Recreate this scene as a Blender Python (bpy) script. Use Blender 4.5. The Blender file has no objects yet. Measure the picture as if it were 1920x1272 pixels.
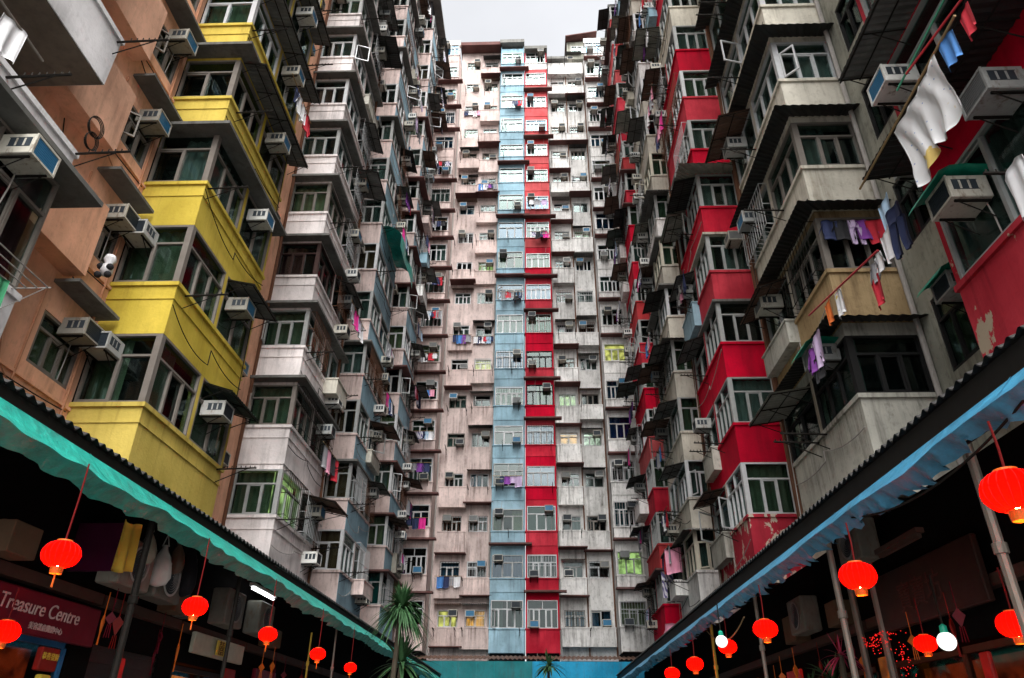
import bpy, math, random
from mathutils import Vector, Matrix

# ------------------------------------------------------------------ camera, sky, sun, exposure
SC = bpy.context.scene
COL = SC.collection
CAM = Vector((0, 0, 1.6))
pt, yw, rl = math.radians(29.33), math.radians(2.168), math.radians(0.474)
fwd = Vector((-math.sin(yw) * math.cos(pt), math.cos(yw) * math.cos(pt), math.sin(pt)))
rt0 = Vector((math.cos(yw), math.sin(yw), 0)); up0 = rt0.cross(fwd)
rt = rt0 * math.cos(rl) + up0 * math.sin(rl); up = up0 * math.cos(rl) - rt0 * math.sin(rl)
cd = bpy.data.cameras.new('camera'); cam = bpy.data.objects.new('camera', cd); COL.objects.link(cam)
cam.matrix_world = Matrix(((rt.x, up.x, -fwd.x, CAM.x), (rt.y, up.y, -fwd.y, CAM.y), (rt.z, up.z, -fwd.z, CAM.z), (0, 0, 0, 1)))
cd.sensor_width = 36; cd.lens = 25.146; cd.clip_start = .05; cd.clip_end = 2000
SC.camera = cam

W = bpy.data.worlds.new('World'); SC.world = W; W.use_nodes = True
wn = W.node_tree.nodes; wl = W.node_tree.links
bg = wn['Background']; sky = wn.new('ShaderNodeTexSky'); sky.sky_type = 'NISHITA'; sky.sun_disc = False
SUN_EL, SUN_AZ = math.radians(54), math.radians(168)
sky.sun_elevation = SUN_EL; sky.sun_rotation = SUN_AZ; sky.air_density = 1.0; sky.dust_density = 4.0
hs = wn.new('ShaderNodeHueSaturation'); hs.inputs['Saturation'].default_value = .12   # overcast: the blue is veiled by cloud
wl.new(sky.outputs[0], hs.inputs['Color']); tcw = wn.new('ShaderNodeTexCoord'); nzw = wn.new('ShaderNodeTexNoise'); nzw.inputs['Scale'].default_value = 2.6; nzw.inputs['Detail'].default_value = 5   # soft unevenness of the cloud deck
mrw = wn.new('ShaderNodeMapRange'); mrw.inputs[1].default_value = .3; mrw.inputs[2].default_value = .7; mrw.inputs[3].default_value = .84; mrw.inputs[4].default_value = 1.1
wl.new(tcw.outputs['Generated'], nzw.inputs['Vector']); wl.new(nzw.outputs[0], mrw.inputs[0]); wl.new(mrw.outputs[0], hs.inputs['Value']); wl.new(hs.outputs[0], bg.inputs[0]); bg.inputs[1].default_value = .09
sd = bpy.data.lights.new('sun', 'SUN'); sd.energy = 1.5; sd.angle = math.radians(75); sd.color = (1, .97, .93)
sun = bpy.data.objects.new('sun', sd); COL.objects.link(sun)
sdir = Vector((math.sin(SUN_AZ) * math.cos(SUN_EL), math.cos(SUN_AZ) * math.cos(SUN_EL), math.sin(SUN_EL)))
sun.rotation_euler = sdir.to_track_quat('Z', 'Y').to_euler()
VS = SC.view_settings; VS.view_transform = 'Standard'; VS.look = 'None'; VS.exposure = 2.25; VS.gamma = 1
try: VS.use_curve_mapping = False
except Exception: pass
SC.cycles.max_bounces = 9; SC.cycles.transparent_max_bounces = 10; SC.cycles.diffuse_bounces = 6
SC.cycles.sample_clamp_indirect = 4

R = random.Random(7)
def proj(x, y, z):
    d = Vector((x, y, z)) - CAM; q = d.dot(fwd)
    if q < .1: return None
    return (960 + 1341.15 * d.dot(rt) / q, 636 - 1341.15 * d.dot(up) / q)
def vis(x, y, z, m=160):
    p = proj(x, y, z)
    return p is not None and -m < p[0] < 1920 + m and -m < p[1] < 1272 + m

# ------------------------------------------------------------------ materials
MATS = {}
def nodes(name):
    m = bpy.data.materials.new(name); m.use_nodes = True
    t = m.node_tree; return m, t, t.nodes['Principled BSDF'], t.nodes.new, t.links.new
def pos(new, link, sx, sy, sz):
    g = new('ShaderNodeNewGeometry'); v = new('ShaderNodeVectorMath'); v.operation = 'MULTIPLY'
    v.inputs[1].default_value = (sx, sy, sz); link(g.outputs['Position'], v.inputs[0]); return v.outputs[0]
def noise(new, link, vec, detail=4, rough=.55, scale=1.0):
    n = new('ShaderNodeTexNoise'); n.inputs['Scale'].default_value = scale; n.inputs['Detail'].default_value = detail
    n.inputs['Roughness'].default_value = rough; link(vec, n.inputs['Vector']); return n.outputs[0]
def ramp(new, link, fac, a, b, va=0., vb=1.):
    r = new('ShaderNodeMapRange'); r.inputs[1].default_value = a; r.inputs[2].default_value = b
    r.inputs[3].default_value = va; r.inputs[4].default_value = vb; link(fac, r.inputs[0]); return r.outputs[0]
def mix(new, link, fac, a, b):
    x = new('ShaderNodeMix'); x.data_type = 'RGBA'
    if isinstance(fac, (int, float)): x.inputs[0].default_value = fac
    else: link(fac, x.inputs[0])
    for i, c in ((6, a), (7, b)):
        if isinstance(c, tuple): x.inputs[i].default_value = (*c, 1)
        else: link(c, x.inputs[i])
    return x.outputs[2]
def wall_mat(name, col, dirt=.55, dirtcol=(.06, .05, .045), peel=None, fade=.18, rough=.85, runs=.5, vary=(.80, 1.12)):
    m, t, b, new, link = nodes(name)
    def mul(x, y):
        q = new('ShaderNodeMath'); q.operation = 'MULTIPLY'
        for i, v in enumerate((x, y)):
            if isinstance(v, (int, float)): q.inputs[i].default_value = v
            else: link(v, q.inputs[i])
        return q.outputs[0]
    lighter = tuple(min(1, c * (1 + fade) + .02) for c in col); darker = tuple(c * (1 - fade * 1.3) for c in col)
    c = mix(new, link, ramp(new, link, noise(new, link, pos(new, link, .9, .9, .7), 5), .32, .68), darker, lighter)
    oi = new('ShaderNodeObjectInfo'); hv = new('ShaderNodeHueSaturation'); link(c, hv.inputs['Color'])
    link(ramp(new, link, oi.outputs['Random'], 0, 1, *vary), hv.inputs['Value'])
    rr_ = new('ShaderNodeMath'); rr_.operation = 'FRACT'; link(mul(oi.outputs['Random'], 7.31), rr_.inputs[0]); link(ramp(new, link, rr_.outputs[0], 0, 1, .93, 1.05), hv.inputs['Saturation'])
    c = hv.outputs[0]      # every flat was last painted at its own time
    st = ramp(new, link, noise(new, link, pos(new, link, 4.5, 4.5, .35), 6, .65), .47, .70)   # broad rain streaks
    bl = ramp(new, link, noise(new, link, pos(new, link, .55, .55, .5), 5, .7), .38, .62)
    c = mix(new, link, mul(mul(st, bl), dirt), c, dirtcol)
    s2 = ramp(new, link, noise(new, link, pos(new, link, 6, 6, .3), 6, .62), .54, .70)       # thin rust and grime runs below sills
    tc = new('ShaderNodeTexCoord'); sx = new('ShaderNodeSeparateXYZ'); link(tc.outputs['Object'], sx.inputs[0])
    g = mul(ramp(new, link, sx.outputs[2], -1.15, -.05, 0, 1), ramp(new, link, sx.outputs[2], .1, .12, 1, 0))
    c = mix(new, link, mul(mul(s2, g), runs), c, tuple(x * .8 for x in dirtcol))
    gr = ramp(new, link, noise(new, link, pos(new, link, 8, 8, 5), 6, .72), .52, .72, 0, dirt * .5)
    c = mix(new, link, gr, c, dirtcol)
    if peel:
        pm = ramp(new, link, noise(new, link, pos(new, link, 1.7, 1.7, 1.1), 9, .62), peel[1], peel[1] + .012)
        c = mix(new, link, pm, c, peel[0])
    link(c, b.inputs['Base Color']); b.inputs['Roughness'].default_value = rough; b.inputs['Specular IOR Level'].default_value = .12
    bp = new('ShaderNodeBump'); bp.inputs['Strength'].default_value = .3; bp.inputs['Distance'].default_value = .02
    link(noise(new, link, pos(new, link, 14, 14, 14), 5), bp.inputs['Height']); link(bp.outputs[0], b.inputs['Normal'])
    MATS[name] = m; return m
def plain(name, col, rough=.5, metal=0., var=.25, sc=6., emit=0., ecol=None):
    m, t, b, new, link = nodes(name)
    c = mix(new, link, noise(new, link, pos(new, link, sc, sc, sc), 4), tuple(x * (1 - var) for x in col), tuple(min(1, x * (1 + var)) for x in col))
    if name.startswith('casing'):
        oi = new('ShaderNodeObjectInfo'); hv = new('ShaderNodeHueSaturation'); link(c, hv.inputs['Color']); link(ramp(new, link, oi.outputs['Random'], 0, 1, .55, 1.15), hv.inputs['Value']); c = hv.outputs[0]
        c = mix(new, link, ramp(new, link, noise(new, link, pos(new, link, 9, 9, 3), 6, .7), .54, .68, 0, .7), c, (.13, .075, .04))
    link(c, b.inputs['Base Color']); b.inputs['Roughness'].default_value = rough; b.inputs['Metallic'].default_value = metal; b.inputs['Specular IOR Level'].default_value = .2 if max(col) > .03 else .03
    if emit:
        b.inputs['Emission Color'].default_value = (*(ecol or col), 1); b.inputs['Emission Strength'].default_value = emit
    MATS[name] = m; return m
def glass_mat(name, tint, gl=.16):
    m = bpy.data.materials.new(name); m.use_nodes = True; t = m.node_tree; t.nodes.clear(); new = t.nodes.new; link = t.links.new
    o = new('ShaderNodeOutputMaterial'); tr = new('ShaderNodeBsdfTransparent'); tr.inputs[0].default_value = (*tint, 1)
    g = new('ShaderNodeBsdfGlossy'); g.inputs['Roughness'].default_value = .06; g.inputs[0].default_value = (.9, .95, .95, 1)
    lw = new('ShaderNodeLayerWeight'); lw.inputs[0].default_value = .35
    bp = new('ShaderNodeBump'); bp.inputs['Strength'].default_value = .06
    link(noise(new, link, pos(new, link, 2.2, 2.2, 2.2), 2), bp.inputs['Height']); link(bp.outputs[0], g.inputs['Normal'])
    f = ramp(new, link, lw.outputs['Fresnel'], 0, 1, gl * .5, gl * 3.2)
    x = new('ShaderNodeMixShader'); link(f, x.inputs[0]); link(tr.outputs[0], x.inputs[1]); link(g.outputs[0], x.inputs[2])
    link(x.outputs[0], o.inputs[0]); MATS[name] = m; return m
def cloth(name, col, stripes=None):
    m, t, b, new, link = nodes(name)
    c = mix(new, link, noise(new, link, pos(new, link, 5, 5, 5), 3), tuple(x * .75 for x in col), tuple(min(1, x * 1.15) for x in col))
    if stripes:
        w = new('ShaderNodeTexWave'); w.inputs['Scale'].default_value = 4.5; w.inputs['Distortion'].default_value = 2.0; w.bands_direction = 'DIAGONAL'
        link(pos(new, link, 1, 1, .35), w.inputs['Vector']); c = mix(new, link, ramp(new, link, w.outputs[1], .55, .65), c, stripes)
    link(c, b.inputs['Base Color']); b.inputs['Roughness'].default_value = .9; MATS[name] = m; return m

BEIGE = (.42, .34, .25)
wall_mat('yellow_paint', (.585, .445, .066), .35, (.20, .12, .02), fade=.13, runs=.45, vary=(.93, 1.0))
wall_mat('salmon_paint', (.80, .44, .29), .5, (.14, .075, .05), fade=.16, runs=.4, vary=(.95, 1.05))
wall_mat('white_paint', (.80, .745, .735), .45)
wall_mat('pink_paint', (.67, .54, .505), .85, (.09, .055, .045), runs=.75)
wall_mat('pale_blue_paint', (.28, .445, .535), .5, (.05, .06, .06))
wall_mat('red_paint', (.50, .004, .026), .45, (.09, .004, .012), fade=.2, peel=((.45, .33, .29), .70))
wall_mat('peeling_red_paint', (.44, .004, .022), .4, (.09, .004, .01), peel=(BEIGE, .59), fade=.15)
wall_mat('badly_peeling_red_paint', (.42, .008, .03), .4, (.12, .02, .02), peel=((.55, .47, .38), .51))
wall_mat('coral_paint', (.50, .055, .06), .45, (.12, .03, .03))
wall_mat('grey_concrete', (.44, .43, .38), .95, (.05, .045, .035))
wall_mat('cream_concrete', (.56, .53, .45), .7, (.10, .07, .04))
wall_mat('ochre_paint', (.40, .28, .14), .95, (.10, .06, .03))
wall_mat('dirty_white_paint', (.73, .72, .70), .95, (.06, .055, .045), runs=.85)
wall_mat('green_grey_concrete', (.31, .31, .255), 1.0, (.035, .032, .022))
wall_mat('bright_white_paint', (.62, .61, .62), .4)
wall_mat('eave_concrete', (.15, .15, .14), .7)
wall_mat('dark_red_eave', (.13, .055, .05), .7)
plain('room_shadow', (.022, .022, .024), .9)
for nm, c in (('aluminium_frame', (.33, .34, .335)), ('white_frame', (.50, .51, .52)), ('bronze_frame', (.19, .17, .15)),
              ('brown_frame', (.05, .028, .025)), ('black_frame', (.025, .025, .025)), ('cream_frame', (.5, .47, .38))):
    plain(nm, c, .45, .15)
glass_mat('window_glass', (.55, .65, .63), .05); glass_mat('green_glass', (.35, .58, .50), .06); glass_mat('blue_glass', (.18, .42, .55), .08)
for nm, c, s in (('green_curtain', (.23, .255, .16), None), ('cream_curtain', (.50, .45, .26), None), ('white_curtain', (.36, .37, .36), None),
                 ('grey_curtain', (.19, .21, .20), None), ('brown_curtain', (.33, .14, .075), None), ('teal_curtain', (.05, .24, .25), None),
                 ('blue_curtain', (.07, .20, .42), None), ('plum_curtain', (.16, .035, .05), None), ('flower_curtain', (.42, .38, .25), (.24, .10, .06))):
    cloth(nm, c, s)
def lit(name, col, s):
    m, t, b, new, link = nodes(name)
    c = mix(new, link, ramp(new, link, noise(new, link, pos(new, link, 3, 3, 3), 3), .38, .6), tuple(x * .18 for x in col), col)
    b.inputs['Base Color'].default_value = (*[x * .12 for x in col], 1); link(c, b.inputs['Emission Color']); b.inputs['Emission Strength'].default_value = s; MATS[name] = m
lit('lit_yellow', (1, .74, .2), .5); lit('lit_green', (.62, .72, .25), .45); lit('lit_orange', (1, .35, .03), .5); lit('lit_white', (1, .93, .75), .45)
plain('casing_beige', (.46, .44, .38), .55, 0, .2, 9); plain('casing_white', (.6, .6, .57), .5, 0, .15, 9); plain('casing_grey', (.3, .31, .3), .55, 0, .25, 9)
plain('casing_dull', (.17, .165, .14), .55, 0, .3, 9); plain('grille_blue', (.05, .20, .36), .35); plain('grille_dark', (.035, .045, .055), .5); plain('grille_grey', (.19, .2, .2), .5)
plain('black_iron', (.02, .018, .016), .6, .3); plain('rusty_iron', (.13, .06, .035), .8, .2); plain('grey_pipe', (.33, .31, .29), .6); plain('salmon_pipe', (.5, .24, .14), .6)
def corr(name, col, rough=.6):
    m, t, b, new, link = nodes(name)
    c = mix(new, link, ramp(new, link, noise(new, link, pos(new, link, 2, 2, 2), 6, .7), .35, .65), tuple(x * .5 for x in col), col)
    link(c, b.inputs['Base Color']); b.inputs['Roughness'].default_value = rough; MATS[name] = m
corr('corrugated_dark', (.026, .025, .024)); corr('corrugated_green', (.06, .085, .075)); corr('corrugated_grey', (.16, .16, .15)); corr('corrugated_rust', (.14, .075, .05))
corr('corrugated_pink', (.34, .05, .10)); corr('clear_sheet', (.33, .33, .28))
def tarp(name, col):
    m, t, b, new, link = nodes(name)
    c = mix(new, link, ramp(new, link, noise(new, link, pos(new, link, 1.5, 1.5, 4), 6, .7), .35, .65), tuple(x * .55 for x in col), col)
    c = mix(new, link, ramp(new, link, noise(new, link, pos(new, link, 3, 3, 3), 8, .75), .55, .72, 0, .75), c, (.05, .06, .055))
    link(c, b.inputs['Base Color']); b.inputs['Roughness'].default_value = .38
    bp = new('ShaderNodeBump'); bp.inputs['Strength'].default_value = .9; bp.inputs['Distance'].default_value = .05
    link(noise(new, link, pos(new, link, 6, 5, 5), 4, .5), bp.inputs['Height']); link(bp.outputs[0], b.inputs['Normal']); MATS[name] = m
tarp('teal_tarp', (.014, .39, .31)); tarp('blue_tarp', (.055, .31, .52)); corr('green_plastic', (.01, .42, .27), .35)
plain('bamboo', (.30, .20, .10), .6); plain('metal_pole', (.24, .21, .18), .5, .4); plain('red_pole', (.45, .04, .05), .4); plain('yellow_pole', (.5, .33, .05), .5); plain('green_pole', (.04, .2, .12), .5)
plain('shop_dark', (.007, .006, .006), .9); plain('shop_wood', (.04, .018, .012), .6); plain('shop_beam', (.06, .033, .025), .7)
plain('lantern_gold', (.5, .11, .015), .4, 0, .2, 6, .03); plain('lantern_string', (.12, .004, .004), .8)
for nm, c in (('white', (.72, .72, .74)), ('pink', (.72, .30, .42)), ('lavender', (.52, .40, .60)), ('red', (.55, .02, .04)), ('navy', (.02, .03, .09)), ('black', (.015, .015, .018)),
              ('blue', (.06, .20, .50)), ('grey', (.27, .27, .29)), ('orange', (.75, .17, .03)), ('yellow', (.70, .48, .06)), ('purple', (.22, .05, .32)), ('magenta', (.65, .02, .25)), ('green', (.05, .3, .14)), ('pale blue', (.35, .5, .66))):
    cloth('cloth_' + nm, c)
cloth('cloth_striped', (.62, .6, .66), (.12, .10, .25))
def printed():
    m, t, b, new, link = nodes('cloth_printed')
    v = new('ShaderNodeTexVoronoi'); v.inputs['Scale'].default_value = 8.5; link(pos(new, link, 1, 1, 1), v.inputs['Vector'])
    c = mix(new, link, ramp(new, link, v.outputs['Distance'], .10, .12, .8, 0), (.66, .66, .67), (.10, .20, .45))
    c = mix(new, link, ramp(new, link, noise(new, link, pos(new, link, 2.3, 2.3, 2.3), 3), .62, .64), c, (.55, .40, .12))
    link(c, b.inputs['Base Color']); b.inputs['Roughness'].default_value = .9; MATS['cloth_printed'] = m
printed()

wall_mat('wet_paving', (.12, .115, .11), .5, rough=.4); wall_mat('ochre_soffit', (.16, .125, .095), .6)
wall_mat('hoard_teal', (.015, .20, .22), .8, runs=0); wall_mat('hoard_blue', (.02, .30, .52), .75, runs=0)
plain('blue_frame', (.03, .16, .38), .5); plain('shop_wood_frame', (.10, .03, .015), .6)
plain('shop_wood_panel', (.035, .014, .010), .45, 0, .5, 3); plain('sign_maroon', (.12, .004, .014), .45); plain('sign_purple', (.05, .005, .026), .35, 0, .4, 3)
plain('sign_pale', (.42, .42, .33), .5); plain('sign_yellow', (.6, .45, .06), .5); plain('sign_red', (.22, .012, .008), .5)
plain('letter_pale', (.55, .42, .40), .5); plain('letter_dark', (.10, .04, .01), .5); plain('letter_gold', (.7, .45, .06), .4); plain('letter_faint', (.08, .025, .02), .5)
plain('bag_white', (.45, .47, .45), .3); plain('bag_pale', (.22, .23, .18), .3); plain('bag_dull', (.10, .07, .05), .4); plain('bag_dark', (.015, .015, .018), .3)
plain('leaf_green', (.035, .09, .035), .5, 0, .6, 14); plain('leaf_red', (.35, .03, .08), .5); plain('leaf_stem', (.06, .05, .035), .8)
plain('bulb_glow', (1, .8, .5), .5, 0, 0, 1, 120, (1, .42, .08)); plain('globe_glow', (.5, .5, .5), .4, 0, .05, 2, .35, (.92, 1, .93)); plain('tube_glow', (1, 1, 1), .4, 0, 0, 1, 2.5, (.92, .97, 1)); plain('red_bead', (.6, .01, .01), .4, 0, .1, 4, .3, (1, .02, .015))
plain('carton_brown', (.12, .075, .045), .8); lit('menu_red', (.8, .012, .006), .05); lit('menu_amber', (.9, .22, .02), .07); wall_mat('teal_patch', (.02, .2, .2), .4)
lit('lit_display', (1, .20, .03), .35); lit('lit_dim', (.7, .06, .015), .10)
def paper():
    m = bpy.data.materials.new('lantern_paper'); m.use_nodes = True; t = m.node_tree; t.nodes.clear(); new = t.nodes.new; link = t.links.new
    o = new('ShaderNodeOutputMaterial'); tr = new('ShaderNodeBsdfTranslucent'); tr.inputs[0].default_value = (.62, .0018, .0008, 1); d = new('ShaderNodeBsdfDiffuse'); d.inputs[0].default_value = (.45, .0008, .0008, 1)
    x = new('ShaderNodeMixShader'); x.inputs[0].default_value = .6; link(d.outputs[0], x.inputs[1]); link(tr.outputs[0], x.inputs[2])
    e = new('ShaderNodeEmission'); e.inputs[0].default_value = (1, .001, .001, 1); e.inputs[1].default_value = .09
    a = new('ShaderNodeAddShader'); link(x.outputs[0], a.inputs[0]); link(e.outputs[0], a.inputs[1]); link(a.outputs[0], o.inputs[0]); MATS['lantern_paper'] = m
paper()

# ------------------------------------------------------------------ mesh building
class MB:
    def __init__(s): s.v = []; s.f = []; s.m = []
    def box(s, x0, x1, y0, y1, z0, z1, m=0):
        i = len(s.v)
        s.v += [(x0, y0, z0), (x1, y0, z0), (x1, y1, z0), (x0, y1, z0), (x0, y0, z1), (x1, y0, z1), (x1, y1, z1), (x0, y1, z1)]
        s.f += [(i, i + 3, i + 2, i + 1), (i + 4, i + 5, i + 6, i + 7), (i, i + 1, i + 5, i + 4), (i + 1, i + 2, i + 6, i + 5), (i + 2, i + 3, i + 7, i + 6), (i + 3, i, i + 4, i + 7)]
        s.m += [m] * 6; return s
    def bbox(s, x0, x1, y0, y1, z0, z1, b=.02, m=0):     # box with chamfered edges
        i = len(s.v); rings = [(z0, b), (z0 + b, 0), (z1 - b, 0), (z1, b)]
        for z, d in rings:
            X0, X1, Y0, Y1 = x0 + d, x1 - d, y0 + d, y1 - d
            s.v += [(X0 + b, Y0, z), (X1 - b, Y0, z), (X1, Y0 + b, z), (X1, Y1 - b, z), (X1 - b, Y1, z), (X0 + b, Y1, z), (X0, Y1 - b, z), (X0, Y0 + b, z)]
        for k in range(3):
            for j in range(8):
                a = i + k * 8 + j; c = i + k * 8 + (j + 1) % 8; s.f.append((a, c, c + 8, a + 8)); s.m.append(m)
        s.f.append(tuple(i + 7 - j for j in range(8))); s.f.append(tuple(i + 24 + j for j in range(8))); s.m += [m, m]; return s
    def quad(s, a, b, c, d, m=0):
        i = len(s.v); s.v += [a, b, c, d]; s.f.append((i, i + 1, i + 2, i + 3)); s.m.append(m); return s
    def tube(s, pts, r, n=6, m=0, r1=None):
        P = [Vector(p) for p in pts]; i0 = len(s.v); L = len(P)
        for k, p in enumerate(P):
            d = (P[min(k + 1, L - 1)] - P[max(k - 1, 0)]).normalized()
            a = d.cross(Vector((0, 0, 1)) if abs(d.z) < .95 else Vector((1, 0, 0))).normalized(); b = d.cross(a)
            rr = r if r1 is None else r + (r1 - r) * k / (L - 1)
            s.v += [tuple(p + a * math.cos(2 * math.pi * j / n) * rr + b * math.sin(2 * math.pi * j / n) * rr) for j in range(n)]
        for k in range(L - 1):
            for j in range(n):
                a = i0 + k * n + j; b = i0 + k * n + (j + 1) % n; s.f.append((a, b, b + n, a + n)); s.m.append(m)
        s.f.append(tuple(i0 + n - 1 - j for j in range(n))); s.f.append(tuple(i0 + (L - 1) * n + j for j in range(n))); s.m += [m, m]; return s
    def lathe(s, prof, n=20, m=0, c=(0, 0, 0)):
        i0 = len(s.v)
        for r, z in prof: s.v += [(c[0] + r * math.cos(2 * math.pi * j / n), c[1] + r * math.sin(2 * math.pi * j / n), c[2] + z) for j in range(n)]
        for k in range(len(prof) - 1):
            for j in range(n):
                a = i0 + k * n + j; b = i0 + k * n + (j + 1) % n; s.f.append((a, b, b + n, a + n)); s.m.append(m)
        return s
    def grid(s, fn, nu, nv, th=.0, m=0):       # fn(u,v)->point ; th thickens along +y
        for off in ((0, th) if th else (0,)):
            i0 = len(s.v)
            for b in range(nv + 1):
                for a in range(nu + 1):
                    p = fn(a / nu, b / nv); s.v.append((p[0], p[1] + off, p[2]))
            for b in range(nv):
                for a in range(nu):
                    q = i0 + b * (nu + 1) + a; s.f.append((q, q + 1, q + nu + 2, q + nu + 1)); s.m.append(m)
        if th:
            N = (nu + 1) * (nv + 1); A = len(s.v) - 2 * N
            rim = [a for a in range(nu + 1)] + [b * (nu + 1) + nu for b in range(1, nv + 1)] + [nv * (nu + 1) + a for a in range(nu - 1, -1, -1)] + [b * (nu + 1) for b in range(nv - 1, 0, -1)]
            for k in range(len(rim)):
                p, q = A + rim[k], A + rim[(k + 1) % len(rim)]; s.f.append((p, q, q + N, p + N)); s.m.append(m)
        return s
    def poly(s, pts, y0, y1, m=0):              # x,z outline, extruded along y
        i = len(s.v); n = len(pts)
        s.v += [(x, y0, z) for x, z in pts] + [(x, y1, z) for x, z in pts]
        s.f.append(tuple(range(i, i + n))); s.f.append(tuple(i + n + k for k in range(n - 1, -1, -1))); s.m += [m, m]
        for k in range(n): s.f.append((i + k, i + n + k, i + n + (k + 1) % n, i + (k + 1) % n)); s.m.append(m)
        return s
    def mesh(s, name, *mats, smooth=False):
        me = bpy.data.meshes.new(name); me.from_pydata(s.v, [], s.f)
        for m in mats: me.materials.append(MATS[m])
        if len(mats) > 1: me.polygons.foreach_set('material_index', s.m)
        if smooth: me.polygons.foreach_set('use_smooth', [True] * len(s.f))
        me.update(); return me
WL = {}          # world location and rotation of every Empty and top-level object
def put(name, me, parent=None, loc=(0, 0, 0), rz=0.):
    o = bpy.data.objects.new(name, me); COL.objects.link(o)
    loc = Vector(loc)
    if parent is not None:
        o.parent = parent; pl = WL.get(parent.name, Vector((0, 0, 0))); o.location = loc - pl
    else: o.location = loc
    o.rotation_euler = (0, 0, rz); WL[o.name] = loc; return o
def sub(name, me, parent, loc=(0, 0, 0), rz=0.):     # child in the parent's own axes
    o = bpy.data.objects.new(name, me); COL.objects.link(o); o.parent = parent; o.location = loc; o.rotation_euler = (0, 0, rz); return o
SEEN = {}
def tag(o, label, cat, group=None):
    n = len(label.split())
    if not 4 <= n <= 16: print('LABEL', n, label)
    SEEN[label] = SEEN.get(label, 0) + 1
    o['label'] = label; o['category'] = cat
    if group: o['group'] = group
    return o
def empty(name, loc, label, cat, group=None, rz=0.):
    o = bpy.data.objects.new(name, None); COL.objects.link(o); o.location = loc; o.rotation_euler = (0, 0, rz); WL[o.name] = Vector(loc); o.empty_display_size = .3
    return tag(o, label, cat, group)
ORD = 'first second third fourth fifth sixth seventh eighth ninth tenth eleventh twelfth thirteenth fourteenth fifteenth sixteenth seventeenth eighteenth nineteenth twentieth'.split()
CACHE = {}
def cached(key, fn):
    if key not in CACHE: CACHE[key] = fn()
    return CACHE[key]

# ------------------------------------------------------------------ windows (local axes: x along the facade, -y out, z up)
def frame_mesh(w, h, nx, tr, mat, d=.07):
    def f():
        b = MB(); t = .05
        b.box(0, w, -d, .02, 0, t).box(0, w, -d, .02, h - t, h).box(0, t, -d + .003, .018, t, h - t).box(w - t, w, -d + .003, .018, t, h - t)
        zt = h * .68 if tr else h - t
        if tr:
            b.box(t, w - t, -d + .006, .016, zt - .025, zt + .025)
            n2 = max(1, nx // 2)
            for k in range(1, n2): x = w * k / n2; b.box(x - .022, x + .022, -d + .008, .014, zt + .025, h - t)
        for k in range(1, nx):
            x = w * k / nx; b.box(x - .026, x + .026, -d + .008, .014, t, zt - (.025 if tr else 0))
        for k in range(nx):       # sash frames
            if (k + nx) % 2 == 0:
                x0 = w * k / nx + .03; x1 = w * (k + 1) / nx - .03; z0 = t + .005; z1 = zt - .03
                b.box(x0, x1, -d + .02, -.01, z0, z0 + .035).box(x0, x1, -d + .02, -.01, z1 - .035, z1).box(x0, x0 + .03, -d + .021, -.011, z0 + .035, z1 - .035).box(x1 - .03, x1, -d + .021, -.011, z0 + .035, z1 - .035)
        return b.mesh('window_frame', mat)
    return cached(('fr', round(w, 2), round(h, 2), nx, tr, mat), f)
def pane_mesh(w, h, mat): return cached(('pn', round(w, 2), round(h, 2), mat), lambda: MB().box(.04, w - .04, -.005, .007, .04, h - .04).mesh('pane', mat))
def curtain_mesh(w, h, mat, part, k, side=0):
    def f():
        b = MB(); spans = {'full': ((0, 1),), 'sides': (((0, .36), (.64, 1))[side],), 'left': ((0, .55),), 'right': ((.4, 1),), 'low': ((0, 1),)}[part]
        z0 = .03; z1 = h * .66 if part == 'low' else h - .03
        for a, c in spans:
            x0, x1 = .03 + (w - .06) * a, .03 + (w - .06) * c; n = max(10, int((x1 - x0) * 22)); ph = k * 1.7
            b.grid(lambda u, v: (x0 + (x1 - x0) * u, .15 + .03 * math.sin(u * n * 1.25 + ph + .4 * v) + .012 * math.sin(u * n * .5 + 2 * ph), z0 + (z1 - z0) * v), n, 1)
        return b.mesh('curtain', mat)
    return cached(('cu', round(w, 2), round(h, 2), mat, part, k, side), f)
def litroom_mesh(w, h, mat): return cached(('lr', round(w, 2), round(h, 2), mat), lambda: MB().box(.05, w - .05, .2, .215, .05, h - .05).mesh('lit_room', mat))
def sash_mesh(w, h, mat):
    def f():
        b = MB(); b.box(0, w, -.02, .02, 0, .04).box(0, w, -.02, .02, h - .04, h).box(0, .035, -.02, .02, .04, h - .04).box(w - .035, w, -.02, .02, .04, h - .04)
        return b.mesh('open_sash', mat)
    return cached(('sa', round(w, 2), round(h, 2), mat), f)
def window(bld, p, rz, w, h, nx=3, tr=True, frame='aluminium_frame', cur=None, litm=None, glass='window_glass', sash=False, cage=0.):
    o = put('window', frame_mesh(w, h, nx, tr, frame), bld, p, rz)
    sub('pane', pane_mesh(w, h, glass), o)
    if litm: sub('lit_room', litroom_mesh(w, h, litm), o)
    if cur:
        k_ = R.randrange(3)
        for sd_ in ((0, 1) if cur[1] == 'sides' else (0,)): sub('curtain', curtain_mesh(w, h, cur[0], cur[1], k_, sd_), o)
    if R.random() < cage: sub('window_cage', cage_mesh(w, h, pick(['black_iron', 'white_frame', 'rusty_iron'])), o)
    elif sash:
        q = sub('open_sash', sash_mesh(w / nx - .06, h * .62, frame), o, (.05, -.09, .06), -math.radians(R.uniform(35, 80)))
    return o
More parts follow.
